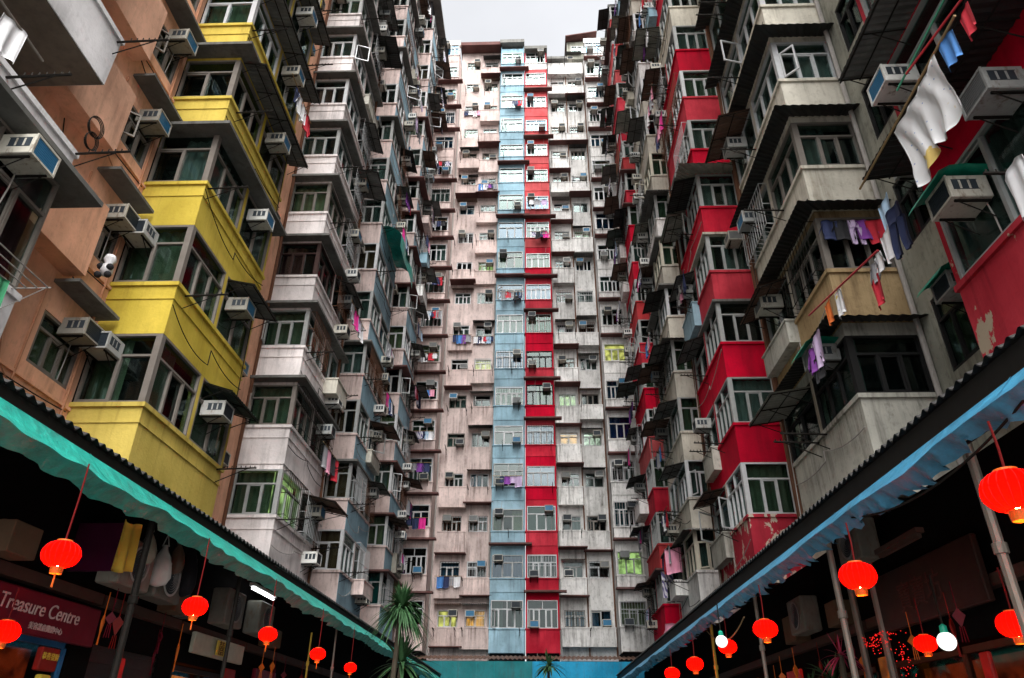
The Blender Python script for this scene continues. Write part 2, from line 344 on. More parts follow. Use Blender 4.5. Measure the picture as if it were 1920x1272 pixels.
def cage_mesh(w, h, mat):
    def f():
        b = MB(); d = .28; k = max(5, int(w / .16))
        for j in range(k + 1): x = w * j / k; b.tube([(x, -.08, .02), (x, -d, .05), (x, -d, h - .03)], .009, 4)
        for z in (.05, h * .5, h - .03): b.tube([(0, -.08, z), (0, -d, z), (w, -d, z), (w, -.08, z)], .012, 4)
        return b.mesh('window_cage', mat)
    return cached(('cage', round(w, 2), round(h, 2), mat), f)
def outp(p, rz, x=0., y=0., z=0.):      # local (x, -out, up) to world
    c, s = math.cos(rz), math.sin(rz); return Vector((p[0] + c * x - s * y, p[1] + s * x + c * y, p[2] + z))

# ------------------------------------------------------------------ air conditioners
def ac_mesh(mat):
    def f():
        b = MB(); w, h, d = .54, .37, .48
        b.bbox(-w / 2, w / 2, -d, .05, 0, h, .012)
        t = .035                                       # raised rim round the front grille
        b.box(-w / 2, w / 2, -d - .025, -d + .001, 0, t).box(-w / 2, w / 2, -d - .025, -d + .001, h - t, h).box(-w / 2, -w / 2 + t, -d - .024, -d + .001, t, h - t).box(w / 2 - t, w / 2, -d - .024, -d + .001, t, h - t)
        return b.mesh('air_conditioner', mat)
    return cached(('ac', mat), f)
def acgrille_mesh(mat):
    def f():
        b = MB(); w, h, d = .47, .295, .48
        b.box(-w / 2, w / 2, -d - .006, -d - .001, .04, .04 + h)
        for k in range(8): z = .055 + k * .035; b.box(-w / 2 + .01, w / 2 - .01, -d - .014, -d - .006, z, z + .012)
        return b.mesh('grille', mat)
    return cached(('acg', mat), f)
def acvent_mesh(s):
    def f():
        b = MB(); x = s * .2705; b.box(x - .003, x + .003, -.44, -.10, .125, .135).box(x - .003, x + .003, -.44, -.10, .285, .295)
        for k in range(3): b.box(x - .004, x + .004, -.44 + k * .12, -.44 + k * .12 + .085, .13, .29)
        return b.mesh('side_vent', 'grille_dark')
    return cached(('acv', s), f)
def acbracket_mesh(s):
    def f():
        b = MB(); b.box(s * .2 - .015, s * .2 + .015, -.44, .03, -.03, 0); b.tube([(s * .2, -.4, -.02), (s * .2, .02, -.28)], .012, 4)
        return b.mesh('bracket', 'black_iron')
    return cached(('acb', s), f)
def cover_mesh(mat):
    def f():
        b = MB(); prof = [(.12, .43), (-.25, .46), (-.48, .43), (-.64, .34), (-.72, .22)]
        b.grid(lambda u, v: (-.40 + .8 * u, prof[round(v * 4)][0], prof[round(v * 4)][1]), 1, 4)
        b.grid(lambda u, v: (-.40 + .8 * u, prof[round(v * 4)][0], prof[round(v * 4)][1] - .012), 1, 4)
        return b.mesh('rain_cover', mat)
    return cached(('cov', mat), f)
NAC = [0]
def ac(p, rz, where, case='casing_beige', grille='grille_blue', bracket=True, cover=None, adj=None):
    if not vis(*p, 15): return None
    o = put('air_conditioner', ac_mesh(case), None, p, rz)
    adj = adj or {'casing_beige': 'beige', 'casing_white': 'white', 'casing_grey': 'grey'}[case]
    tag(o, f'{adj} air conditioner {where}', 'air conditioner', 'air conditioners on the apartment walls')
    sub('grille', acgrille_mesh(grille), o); 
    for s_ in (-1, 1):
        sub('side_vent', acvent_mesh(s_), o)
        if bracket: sub('bracket', acbracket_mesh(s_), o)
    if R.random() < .5: sub('drip_hose', cached(('hose', NAC[0] % 4), lambda: MB().tube([(.15, .0, .02), (.17, .02, -.25), (.12 + .03 * (NAC[0] % 4), .03, -.8), (.1, .02, -1.1 - .25 * (NAC[0] % 4))], .012, 5).mesh('drip_hose', 'grey_pipe')), o)
    if cover: c = sub('rain_cover', cover_mesh(cover), o)
    NAC[0] += 1; return o
def condenser(p, rz, label, group='outdoor condensers'):
    o = put('condenser_unit', cached('cond', lambda: MB().bbox(-.42, .42, -.32, 0, 0, .62, .02).mesh('condenser_unit', 'casing_dull')), None, p, rz)
    tag(o, label, 'condenser unit', group)
    def fan():
        b = MB(); b.lathe([(.235, 0), (.25, .012), (.25, .02), (.22, .022)], 24)
        for k in range(6): b.lathe([(.04 + k * .035, .016), (.046 + k * .035, .02)], 20)
        b.v = [(x, -.325 - z, y + .31) for x, y, z in b.v]; return b.mesh('fan_guard', 'casing_grey')
    sub('fan_guard', cached('fan', fan), o)
    def dark():
        b = MB(); b.lathe([(0, 0), (.225, 0)], 24); b.v = [(x, -.3225, y + .31) for x, y, z in b.v]; return b.mesh('fan_opening', 'grille_dark')
    sub('fan_opening', cached('fano', dark), o); return o

# ------------------------------------------------------------------ canopies, racks, laundry
def canopy_mesh(w, d, drop, mat, frame=True):
    def f():
        b = MB(); n = max(8, int(w / .045)); 
        b.grid(lambda u, v: (w * u, -d * v, -drop * v + .014 * math.sin(u * n * 2.2)), n, 1)
        b.grid(lambda u, v: (w * u, -d * v, -drop * v + .014 * math.sin(u * n * 2.2) - .012), n, 1)
        return b.mesh('canopy', mat)
    return cached(('can', round(w, 1), round(d, 2), drop, mat), f)
def canframe_mesh(w, d, drop):
    def f():
        b = MB(); k = max(2, int(w / .9))
        for j in range(k + 1):
            x = .03 + (w - .06) * j / k; b.tube([(x, 0, -.04), (x, -d + .03, -drop - .035)], .016, 4)
            b.tube([(x, -.01, -.42), (x, -d * .75, -drop * .75 - .045)], .012, 4)
        b.tube([(0, -d + .03, -drop - .05), (w, -d + .03, -drop - .05)], .018, 4); b.tube([(0, -d * .5, -drop * .5 - .05), (w, -d * .5, -drop * .5 - .05)], .014, 4)
        return b.mesh('canopy_frame', 'black_iron')
    return cached(('canf', round(w, 1), round(d, 2), drop), f)
def canopy(bld, p, rz, w, d=.75, drop=.18, mat='corrugated_dark', fr=True):
    o = put('canopy', canopy_mesh(w, d, drop, mat), bld, p, rz)
    if fr: sub('canopy_frame', canframe_mesh(w, d, drop), o)
    return o
def rack_mesh():
    def f():
        b = MB(); b.tube([(0, 0, 0), (0, -.95, .03)], .022, 5); b.tube([(0, 0, -.32), (0, -.75, .02)], .013, 4)
        for k in range(7): b.tube([(0, -.25 - k * .11, .03), (0, -.25 - k * .11, .085)], .012, 4)
        return b.mesh('drying_rack', 'black_iron')
    return cached('rack', f)
def rack(bld, p, rz): return put('drying_rack', rack_mesh(), bld, p, rz)
def rail_mesh(w):
    def f():
        b = MB()
        for k in range(4): b.tube([(0, -.1 - .16 * k, 0), (w, -.1 - .16 * k, 0)], .012, 4)
        for x in (0, w): b.tube([(x, 0, 0), (x, -.62, 0)], .012, 4); b.tube([(x, 0, -.35), (x, -.55, 0)], .01, 4)
        return b.mesh('drying_rail', 'grey_pipe')
    return cached(('rail', round(w, 1)), f)
def garment_mesh(kind, mat, k):
    def f():
        r = random.Random(k * 31 + len(kind)); b = MB()
        j = lambda s=.02: r.uniform(-s, s)
        if kind == 'shirt':
            body = lambda u, v: ((u - .5) * (.50 + .06 * v), .03 * math.sin(u * 9 + k) + .02 * math.sin(v * 5), -.72 * v - .05 * abs(u - .5) * (1 - v))
            b.grid(body, 10, 6, .035)
            for s in (-1, 1):
                b.grid(lambda u, v: (s * (.22 + .20 * v - .05 * u), .01 + .02 * math.sin(u * 6), -.02 - .16 * (1 - u) * 1 - .38 * v), 3, 4, .03)
        elif kind == 'trousers':
            b.grid(lambda u, v: ((u - .5) * .40, .02 * math.sin(u * 9 + k), -.28 * v), 8, 3, .035)
            for s in (-1, 1): b.grid(lambda u, v: (s * (.105 + .03 * v) + (u - .5) * (.19 - .03 * v), .02 * math.sin(u * 6 + v * 4 + k), -.27 - .62 * v), 5, 6, .035)
        else:
            w, h = (.55, .85) if kind == 'towel' else (1.3, 1.25)
            b.grid(lambda u, v: ((u - .5) * w * (1 - .06 * v), .045 * math.sin(u * (11 if kind == 'towel' else 20) + k) * (.4 + v), -h * v - .04 * math.sin(u * 5 + k)), 22 if kind == 'sheet' else 12, 8, .012)
        return b.mesh(kind, mat, smooth=True)
    return cached(('g', kind, mat, k), f)
NG = [0]
def garment(kind, colr, p, rz, where, sc=1.0):
    if not vis(*p, 10): return
    o = put(kind, garment_mesh(kind, 'cloth_' + colr, R.randrange(3)), None, p, rz + R.uniform(-.12, .12)); o.scale = (sc,) * 3
    lab = f'{colr} {kind} {where}'
    tag(o, lab, {'shirt': 'shirt', 'trousers': 'trousers', 'towel': 'towel', 'sheet': 'sheet'}[kind], 'laundry hung out to dry')
    NG[0] += 1
COLRS = ['white', 'white', 'white', 'grey', 'grey', 'pale blue', 'navy', 'navy', 'black', 'black', 'striped', 'lavender', 'pink', 'red', 'blue', 'grey', 'white', 'navy', 'purple', 'magenta']
def line(p, rz, w, where, n=None, bld=None, cols=None, out=.45):
    """a pole of washing along the facade, out metres in front of it"""
    a = outp(p, rz, 0, -out); c = outp(p, rz, w, -out)
    if not vis(*((a + c) / 2), 10): return
    if NG[0] > 270: return
    pole = put('drying_pole', cached(('pole', round(w, 1)), lambda: MB().tube([(-.15, 0, 0), (w + .15, 0, 0)], .016, 5).mesh('drying_pole', 'bamboo')), None, a, rz)
    tag(pole, f'thin drying pole {where}', 'drying pole', 'drying poles with laundry')
    n = n or R.choice([3, 4, 4, 5, 6]); used = {}; far_ = p[1] > 42; g0 = R.uniform(0, .25)
    for i in range(n):
        x = w * (g0 + (1 - g0) * (i + .5) / n); kind = R.choice(['shirt', 'shirt', 'towel', 'trousers', 'towel'])
        for _ in range(12):
            c2 = cols[i % len(cols)] if cols else R.choice(COLRS)
            if (c2, kind) not in used: break
            kind = R.choice(['shirt', 'towel', 'trousers'])
        dup_ = used.get((c2, kind), 0); used[(c2, kind)] = 1
        garment(kind, c2, outp(p, rz, x, -out, -.02), rz, where if not dup_ else 'further along, ' + where, R.uniform(.55, .85) if far_ else R.uniform(.65, 1.0))

# ------------------------------------------------------------------ stacked bays along the two sides of the court
S0, FH = 7.27, 2.8
TOP = 57.6
def pick(l): return R.choice(l)
def cur_of(st):
    c = pick(st['cur'])
    return None if c is None else (c, pick(['full', 'full', 'sides', 'full', 'left', 'right']))
def bay_core(bld, side, Y0, Y1, xw, xf, z0=5.35, name='bay_core'):
    a, b = (xw, xf - .32) if side < 0 else (xf + .32, xw)
    m = MB().box(a, b, Y0 + .32, Y1 - .03, z0, TOP).mesh(name, 'room_shadow')
    return put(name, m, bld, WL[bld.name] * 0 + WL[bld.name]) if False else put(name, m, bld, (0, 0, 0))
def parapet_mesh(key, side, Y0, Y1, xw, xf, zlo, zhi, mat, mat2=None, lip=.05, mould=False):
    """box from the wall plane to the bay front, with a projecting coping; mat2 is the paint on the court side"""
    def f():
        b = MB(); a, c = (xw, xf) if side < 0 else (xf, xw)
        a, c = (a - .3, c) if side < 0 else (a, c + .3)
        b.box(a, c, Y0, Y1, zlo, zhi - .09)
        if mat2:
            e = .006
            if side < 0: b.box(xf, xf + e, Y0 + .004, Y1, zlo, zhi - .09, 1)
            else: b.box(xf - e, xf, Y0 + .004, Y1, zlo, zhi - .09, 1)
        a2, c2 = (a, c + lip) if side < 0 else (a - lip, c)
        b.box(a2, c2, Y0 - lip, Y1 + lip * .5, zhi - .09, zhi)
        if mould:
            a3, c3 = (a, c + .022) if side < 0 else (a - .022, c)
            b.box(a3, c3, Y0 - .022, Y1 + .02, zhi - .42, zhi - .385)
        return b.mesh('parapet', *((mat, mat2) if mat2 else (mat,)))
    return cached(key + (round(zlo, 2), round(zhi, 2), mat, mat2), f)
def eave_mesh(key, side, Y0, Y1, xw, xf, out, mat, th=.09):
    def f():
        a, c = (xw, xf + out) if side < 0 else (xf - out, xw)
        return MB().box(a, c, Y0 - out, Y1 + .1, -th, 0).mesh('eave', mat)
    return cached(key + ('eave', out, mat), f)
def wrapcan_mesh(key, side, Y0, Y1, xw, xf, out, mat):
    """corrugated sheet wrapped round two sides of a bay"""
    def f():
        b = MB(); s = side; L = Y1 - Y0; n = int((L + out) / .05)
        for o in (0, -.012):
            b.grid(lambda u, v: (xf - s * out * v, Y0 - out * v + (L + out * v) * u, -.16 * v + .015 * math.sin(u * n * 2.1) + o), n, 1)
            w = abs(xw - xf); k = int(w / .05)
            b.grid(lambda u, v: (xw + (xf - s * out * v - xw) * u, Y0 - out * v, -.16 * v + .015 * math.sin(u * k * 2.1) + o), k, 1)
        return b.mesh('canopy', mat)
    return cached(key + ('wrap', out, mat), f)
def bay(bld, nm, side, Y0, Y1, xw, xf, st, over={}):
    key = (nm,); w1 = abs(xw - xf); L = Y1 - Y0
    srot = 0.; frot = math.pi / 2 if side < 0 else -math.pi / 2
    sp = (lambda z: (xw, Y0, z)) if side < 0 else (lambda z: (xf, Y0, z))
    fp = (lambda z, y: (xf, y, z)) if side < 0 else (lambda z, y: (xf, y, z))
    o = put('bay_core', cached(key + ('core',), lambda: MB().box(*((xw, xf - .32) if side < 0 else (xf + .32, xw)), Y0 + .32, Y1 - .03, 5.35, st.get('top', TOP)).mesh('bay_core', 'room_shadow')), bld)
    ph = st.get('ph', 1.25)
    for n in range(0, 18):
        z = S0 + FH * n; a = dict(st); a.update(over.get(n, {}))
        if z + 2.2 > st.get('top', TOP) + 1.2: break
        pv = [vis(xf, Y0, z, 220), vis(xw, Y0, z, 220), vis(xf, Y1, z, 220), vis(xf, Y0, z + 1.5, 220)]
        if not any(pv): continue
        pmat = a['paint'] if not isinstance(a['paint'], list) else pick(a['paint'])
        zlo = z - a.get('ph', ph) if n else 5.4
        po = put('parapet', parapet_mesh(key, side, Y0, Y1, xw, xf, zlo - z, 0, pmat, a.get('paint2'), mould=a.get('mould', False)), bld, (0, 0, z))
        h = FH - ph + (0 if n < 17 else 0) - .005
        bm = a.get('beam', 0)
        if bm:
            m = cached(key + ('beam', bm, pmat), lambda: MB().box(*((xw, xf - .03) if side < 0 else (xf + .03, xw)), Y0 + .03, Y1, -bm, 0).mesh('beam', pmat))
            put('beam', m, bld, (0, 0, z + h)); h -= bm
        fm = a['frame'] if not isinstance(a['frame'], list) else pick(a['frame'])
        lt = a.get('lit'); gl = a.get('glass', 'window_glass')
        # corner post
        cw = .09; cx0, cx1 = (xf - cw, xf - .005) if side < 0 else (xf + .005, xf + cw)
        put('corner_post', cached(key + ('post', round(h, 2), fm), lambda: MB().box(cx0, cx1, Y0 + .005, Y0 + cw, 0, h).mesh('corner_post', fm)), bld, (0, 0, z))
        # window on the side facing along the court
        ws = w1 - cw - .03
        x0 = xw + .03 if side < 0 else xf + cw
        window(bld, (x0, Y0 + .07, z), 0, ws, h, a.get('nx', 3), a.get('tr', True), fm, cur_of(a), lt, gl, sash=R.random() < a.get('sash', .12))
        # windows on the court side, a pillar between
        pil = .13; wf = (L - cw - pil - .1) / 2
        if side < 0: ys = (Y0 + cw, Y0 + cw + wf + pil)
        else: ys = (Y0 + cw + wf, Y0 + cw + wf * 2 + pil)
        gx = xf - .07 if side < 0 else xf + .07
        window(bld, (gx, ys[0], z), frot, wf, h, a.get('nf', 3), True, fm, cur_of(a), lt, gl, sash=R.random() < a.get('sash', .12), cage=a.get('cage', .3) * .6)
        py0 = Y0 + cw + wf
        put('pillar', cached(key + ('pil', round(h, 2), pmat), lambda: MB().box(*((xf - .2, xf) if side < 0 else (xf, xf + .2)), py0, py0 + pil, 0, h).mesh('pillar', a.get('pilmat', pmat))), bld, (0, 0, z))
        window(bld, (gx, ys[1], z), frot, wf, h, 2, R.random() < .5, fm if R.random() < .7 else 'aluminium_frame', cur_of(a), None, gl, sash=R.random() < a.get('sash2', .3), cage=a.get('cage', .4))
        put('end_post', cached(key + ('end', round(h, 2), pmat), lambda: MB().box(*((xf - .2, xf) if side < 0 else (xf, xf + .2)), Y1 - .1, Y1, 0, h).mesh('end_post', pmat)), bld, (0, 0, z))
        # eaves and canopies under the parapet (over the window of the storey below)
        ev = a.get('eave', 0)
        ev = ev if not callable(ev) else ev(n)
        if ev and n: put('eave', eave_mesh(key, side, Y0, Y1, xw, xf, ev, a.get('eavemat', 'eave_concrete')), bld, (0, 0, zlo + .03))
        wc = a.get('wrap', 0); wc = wc if not callable(wc) else wc(n)
        if wc and n: put('canopy', wrapcan_mesh(key, side, Y0, Y1, xw, xf, wc, a.get('wrapmat', 'corrugated_dark')), bld, (0, 0, zlo + .02))
        far = (ys[1] if side < 0 else Y1 - .1)
        if n >= 13 and side > 0: pass
        elif R.random() < a.get('canopy', .35):
            canopy(bld, outp((xf, far, z + h - .1), frot), frot, wf, R.choice([.7, .9, 1.1]), R.choice([.15, .25]), pick(['corrugated_dark', 'corrugated_green', 'corrugated_grey', 'corrugated_grey', 'clear_sheet', 'corrugated_rust']))
        if R.random() < a.get('box', .25):
            bd, bh_, bu = R.choice([.25, .4, .5]), R.choice([.55, .75, .95]), R.choice([0, wf * .25])
            bmat = pick(['dirty_white_paint', 'grey_concrete', 'cream_concrete', 'pale_blue_paint', 'corrugated_grey', pmat, pmat])
            bx = put('balcony_box', cached(('bbx', bd, bh_, round(wf - bu, 2), bmat), lambda: MB().box(0, wf - bu, -bd, 0, -bh_, 0).box(-.03, wf - bu + .03, -bd - .03, 0, 0, .05).mesh('balcony_box', bmat)), bld, outp((xf, far, z), frot, bu * .9), frot)
        if R.random() < a.get('canopy1', .15):
            canopy(bld, outp((xf, ys[0], z + h - .04), frot), frot, wf, .8, .2, pick(['corrugated_dark', 'corrugated_grey', 'corrugated_rust']))
        o_n = ORD[n]; nmz = a['nm']
        if R.random() < a.get('acf', .6):
            u = R.uniform(.3, .6) * wf; zz = z + h - R.uniform(.55, .75)
            ac(outp((xf, far, zz), frot, u), frot, f'above the court-side window, {o_n} up {nmz}', pick(['casing_beige', 'casing_white', 'casing_grey']), pick(['grille_blue', 'grille_dark', 'grille_blue', 'grille_grey']))
        if R.random() < a.get('acp', .3):
            ac(outp((xf, far, z - .75), frot, wf * R.uniform(.3, .7)), frot, f'low on the court-side parapet, {o_n} up {nmz}', pick(['casing_white', 'casing_beige']), 'grille_dark')
        if R.random() < a.get('acs', .25):
            u = .5 if side < 0 else w1 - .5
            ac((sp(0)[0] + u, Y0, z + h - .6), 0, f'facing along the court, {o_n} up {nmz}', pick(['casing_beige', 'casing_white', 'casing_grey']), pick(['grille_blue', 'grille_dark', 'grille_grey']))
        if R.random() < a.get('rack', .5): rack(bld, outp((xf, ys[0], z - .1), frot, wf * R.uniform(.0, .3)), frot)
        if R.random() < a.get('rack', .5): rack(bld, outp((xf, far, z - .1), frot, wf * .9), frot)
        if R.random() < a.get('laundry', .28):
            line(outp((xf, far, z + (.2 if R.random() < .5 else h - .15)), frot), frot, wf, f'by the court-side window, {o_n} up {nmz}', out=R.uniform(.35, .8))

def block(name, label, base): return empty(name, base, label, 'apartment block', 'apartment blocks round the court')
def wallpart(bld, x0, x1, y0, y1, z0, z1, mat, name='wall'):
    return put(name, MB().box(x0, x1, y0, y1, z0, z1).mesh(name, mat), bld)
def pipe(bld, pts, r=.05, mat='grey_pipe'): return put('drain_pipe', MB().tube(pts, r, 7).mesh('drain_pipe', mat), bld)
LW, LF, RW, RF = -9.05, -7.6, 7.42, 6.0

def side_windows(bld, nm, side, Y0, Y1, mat, floors=range(0, 18), shelf=True, st=None, acs=.6):
    """plain windows in the recessed wall between two bays"""
    rz = math.pi / 2 if side < 0 else -math.pi / 2; x = LW if side < 0 else RW; w = 1.3
    for n in floors:
        z = S0 + FH * n
        for yc in ((Y0 + Y1) / 2,):
            if not vis(x, yc, z, 60): continue
            p = (x + (.0), yc - w / 2 if side < 0 else yc + w / 2, z + .15)
            p = outp(p, rz, 0, .02)
            window(bld, p, rz, w, 1.15, 3, True, pick(['aluminium_frame', 'white_frame', 'bronze_frame']), (pick(['grey_curtain', 'green_curtain', 'white_curtain']), 'full') if R.random() < .6 else None)
            put('window_recess', cached(('rec', 'side'), lambda: MB().box(.02, w - .02, .24, .26, .02, 1.13).mesh('window_recess', 'room_shadow')), bld, p, rz)
            if R.random() < acs: ac(outp((x, p[1], z + 1.0), rz, w * .7), rz, f'on the recessed wall, {ORD[n]} window up {nm}', 'casing_beige', 'grille_blue')
def openwall_mesh(w, zlo, zhi, ops, mat, th=.25, name='wall'):
    b = MB(); us = sorted({0., w} | {o[0] for o in ops} | {o[1] for o in ops})
    for u0, u1 in zip(us, us[1:]):
        if u1 - u0 < 1e-4: continue
        hs_ = sorted((o[2], o[3]) for o in ops if o[0] <= u0 + 1e-6 and o[1] >= u1 - 1e-6); z = zlo
        for a, c in hs_:
            if a > z: b.box(u0, u1, 0, th, z, a)
            z = c
        if z < zhi: b.box(u0, u1, 0, th, z, zhi)
    return b.mesh(name, mat)
def openwall(bld, p, rz, w, zlo, zhi, ops, mat, depth=.75):
    o = put('wall', openwall_mesh(w, zlo - p[2], zhi - p[2], ops, mat), bld, p, rz)
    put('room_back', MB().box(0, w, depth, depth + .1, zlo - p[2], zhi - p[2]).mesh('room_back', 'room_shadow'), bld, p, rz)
    return o

# ------------------------------------------------------------------ ground
def ground():
    b = MB(); b.box(-400, 400, -400, 400, -1, 0)
    o = put('ground', b.mesh('ground', 'wet_paving')); o['kind'] = 'structure'
ground()

# ------------------------------------------------------------------ the court's left side (-X)
def recess(bld, nm, side, Y0, Y1, mat, ops_c, wd=1.25, acs=.6, ph=None, z0=.15, hh=1.15, frames=('aluminium_frame', 'white_frame', 'bronze_frame'), lo=4.6, curtain=.6, top=None):
    top = top or TOP
    rz = math.pi / 2 if side < 0 else -math.pi / 2; x = LW if side < 0 else RW; L = Y1 - Y0
    org = (x, Y0 if side < 0 else Y1, S0)
    ops = []
    for n in range(18):
        if FH * n + S0 + 2 > top: break
        for c in ops_c: ops.append((c - wd / 2, c + wd / 2, FH * n + z0, FH * n + z0 + hh))
    openwall(bld, org, rz, L, lo, top, ops, mat)
    for n in range(18):
        if FH * n + S0 + 2 > top: break
        for c in ops_c:
            p = outp(org, rz, c - wd / 2 + .01, .08, FH * n + z0 + .01)
            if not vis(*p, 80): continue
            window(bld, p, rz, wd - .02, hh - .02, 3, True, pick(frames), (pick(['grey_curtain', 'green_curtain', 'white_curtain', 'cream_curtain']), pick(['full', 'sides'])) if R.random() < curtain else None, sash=R.random() < .2)
            if R.random() < acs:
                ac(outp(org, rz, c + wd * .2, 0, FH * n + z0 + hh - .42), rz, f'on the recessed wall, {ORD[n]} window up {nm}', 'casing_beige', pick(['grille_blue', 'grille_dark']))

# near concrete block
b0 = block('apartment_block', 'near grey white block whose balcony undersides overhang the salmon wall', (LW, 6, 0))
wallpart(b0, LW - 4, LW, -8, 8.6, 0, TOP, 'bright_white_paint')
for n in range(0, 6):
    z = S0 + FH * n
    if not (vis(LF, 8.6, z, 250) or vis(LF, 6, z, 250)): continue
    zb = {0: 6.3, 1: 9.52, 2: 11.69}.get(n, z - 1.15)
    put('parapet', MB().box(LF - .16, LF, 3.0, 8.6, zb, z - .1).box(LW, LF - .16, 8.46, 8.6, zb, z - .1).box(LF - .2, LF + .04, 2.95, 8.64, z - .1, z).mesh('parapet', 'bright_white_paint'), b0)
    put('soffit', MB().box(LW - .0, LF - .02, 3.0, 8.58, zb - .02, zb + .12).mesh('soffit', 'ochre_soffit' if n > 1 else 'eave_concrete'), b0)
    if n == 0:
        put('bay_core', MB().box(LW, LF - .45, 3.1, 8.3, z, z + 2).mesh('bay_core', 'room_shadow'), b0)
        for y in (3.3, 5.95): window(b0, (LF - .08, y, z), math.pi / 2, 2.6, 2.05, 4, True, 'bronze_frame', ('plum_curtain', 'full'))
    else:
        window(b0, (LF - .12, 3.0, z), math.pi / 2, 2.2, 1.4, 3, True, 'white_frame', ('white_curtain', 'full'))
        for y in (2.95, 5.25): put('end_post', MB().box(LF - .22, LF - .06, y - .08, y, z, z + 1.4).mesh('end_post', 'bright_white_paint'), b0)
put('eave', MB().box(LW, LF + .35, 3, 9.15, 9.36, 9.45).mesh('eave', 'eave_concrete'), b0)
put('drying_rail', rail_mesh(3.2), b0, (LF + .0, 5.2, 7.25), math.pi / 2)
for y, z in ((8.5, 12.7), (8.55, 10.0), (6.6, 12.2), (6.9, 9.9)): rack(b0, (LF, y, z), math.pi / 2)
ac((LF, 7.55, 8.8), math.pi / 2, 'under the near white balcony, its grille bright blue', 'casing_beige', 'grille_blue', adj='large beige')

# salmon block with yellow bays
b1 = block('apartment_block', 'salmon apartment block with bright yellow wrap-round bays', (LW, 12, 0))
nm1 = 'the yellow bays'
recess(b1, 'the salmon wall', -1, 8.6, 12.45, 'salmon_paint', (2.98,), 1.25, 0, z0=.16, hh=1.07, frames=('bronze_frame',), curtain=.25)
for n in range(0, 6):
    z = S0 + FH * n
    o_ = ac((LW, 11.75, z + 1.0), math.pi / 2, f'on the salmon wall, {ORD[n]} window up beside the yellow bays', 'casing_beige', 'grille_blue' if n > 1 else 'grille_dark')
    put('band', MB().box(LW, LW + .05, 8.6, 12.44, z - .18, z - .12).mesh('band', 'salmon_paint'), b1)
    pipe(b1, [(LW + .04, 10.75, z - .5), (LW + .04, 10.75, z + 1.6)], .022, 'salmon_pipe')
    if n: put('wall_box', MB().box(LW, LW + .42, 8.65, 11.1 if n == 1 else 10.7, z - .75, z + .9).mesh('wall_box', 'salmon_paint'), b1)
    if n: put('eave', MB().box(LW, LW + .5, 10.9, 12.35, z - 1.0, z - .93).mesh('eave', 'eave_concrete'), b1)
pipe(b1, [(LW + .05, 12.2, 5), (LW + .05, 12.2, 30)], .03, 'salmon_pipe')
YS = dict(nm=nm1, paint='yellow_paint', frame='bronze_frame', cur=['green_curtain', 'grey_curtain', 'teal_curtain', 'grey_curtain', None], mould=True, nx=2, nf=3, ph=1.25,
          canopy=.12, canopy1=0, acf=0, acp=0, acs=0, rack=.75, laundry=0, cage=0, sash2=0, sash=0, pilmat='yellow_paint', box=0)
bay(b1, nm1, -1, 12.45, 16.35, LW, LF, YS, {
    0: dict(frame='bronze_frame', cur=['flower_curtain', 'green_curtain']), 1: dict(cur=['teal_curtain', 'green_curtain']),
    2: dict(cur=['grey_curtain', 'white_curtain']), 3: dict(cur=['brown_curtain', None], beam=.18, eave=.38), 4: dict(cur=['green_curtain'], beam=.2, eave=.4, frame='white_frame'),
    5: dict(eave=.4, beam=.2), 6: dict(eave=.4, beam=.2)})
fr_ = math.pi / 2
for n in range(0, 7):
    z = S0 + FH * n
    ac((LF, 15.0, z + .72), fr_, f'on the court side, {ORD[n]} window up {nm1}', pick(['casing_beige', 'casing_white']), 'grille_blue' if n else 'grille_dark')
    if n in (0, 1): ac((LW + .42, 12.45, z + .95), 0, f'by the salmon corner facing along the court, {ORD[n]} up', 'casing_white', 'grille_dark')
canopy(b1, (LF, 14.5, S0 + 1.45), fr_, 1.8, .7, .22, 'corrugated_green')
for n in (4, 5, 6): canopy(b1, (LF, 12.6, S0 + FH * n - 1.3), fr_, 3.9, .62, .12, 'corrugated_grey')
line((LF, 14.6, S0 + FH * 4 + .4), fr_, 1.7, 'on the court side of the yellow bays, fifth window up', 4, cols=['navy', 'white', 'white', 'red'])
recess(b1, 'the salmon recess', -1, 16.35, 20.35, 'salmon_paint', (1.9,), 1.2, .7, frames=('bronze_frame',))

# white bay block
b2 = block('apartment_block', 'white bay block with green curtains beyond the salmon wall', (LW, 22, 0)); nm2 = 'the white bays'
BS = dict(nm=nm2, paint='white_paint', frame=['aluminium_frame', 'aluminium_frame', 'bronze_frame', 'white_frame'], cur=['green_curtain', 'green_curtain', 'cream_curtain', 'grey_curtain', 'white_curtain'], mould=True, nx=3, nf=3,
          beam=.16, eave=lambda n: .0 if n < 2 else .32, canopy=.38, canopy1=.08, acf=.65, acp=.4, acs=.3, rack=.5, laundry=.3)
bay(b2, nm2, -1, 20.35, 24.4, LW, LF, BS, {0: dict(lit='lit_green', cur=[None, 'green_curtain'], laundry=0, acp=1, acs=0), 1: dict(cur=['green_curtain'], laundry=1, acs=0), 2: dict(cur=['green_curtain'], acs=0), 3: dict(frame='brown_frame', cur=['plum_curtain', None], acs=0), 4: dict(cur=['cream_curtain']),
    6: dict(frame='white_frame', cur=['plum_curtain'])})
recess(b2, 'the white block', -1, 24.4, 28.0, 'pink_paint', (1.8,), 1.2, .5)

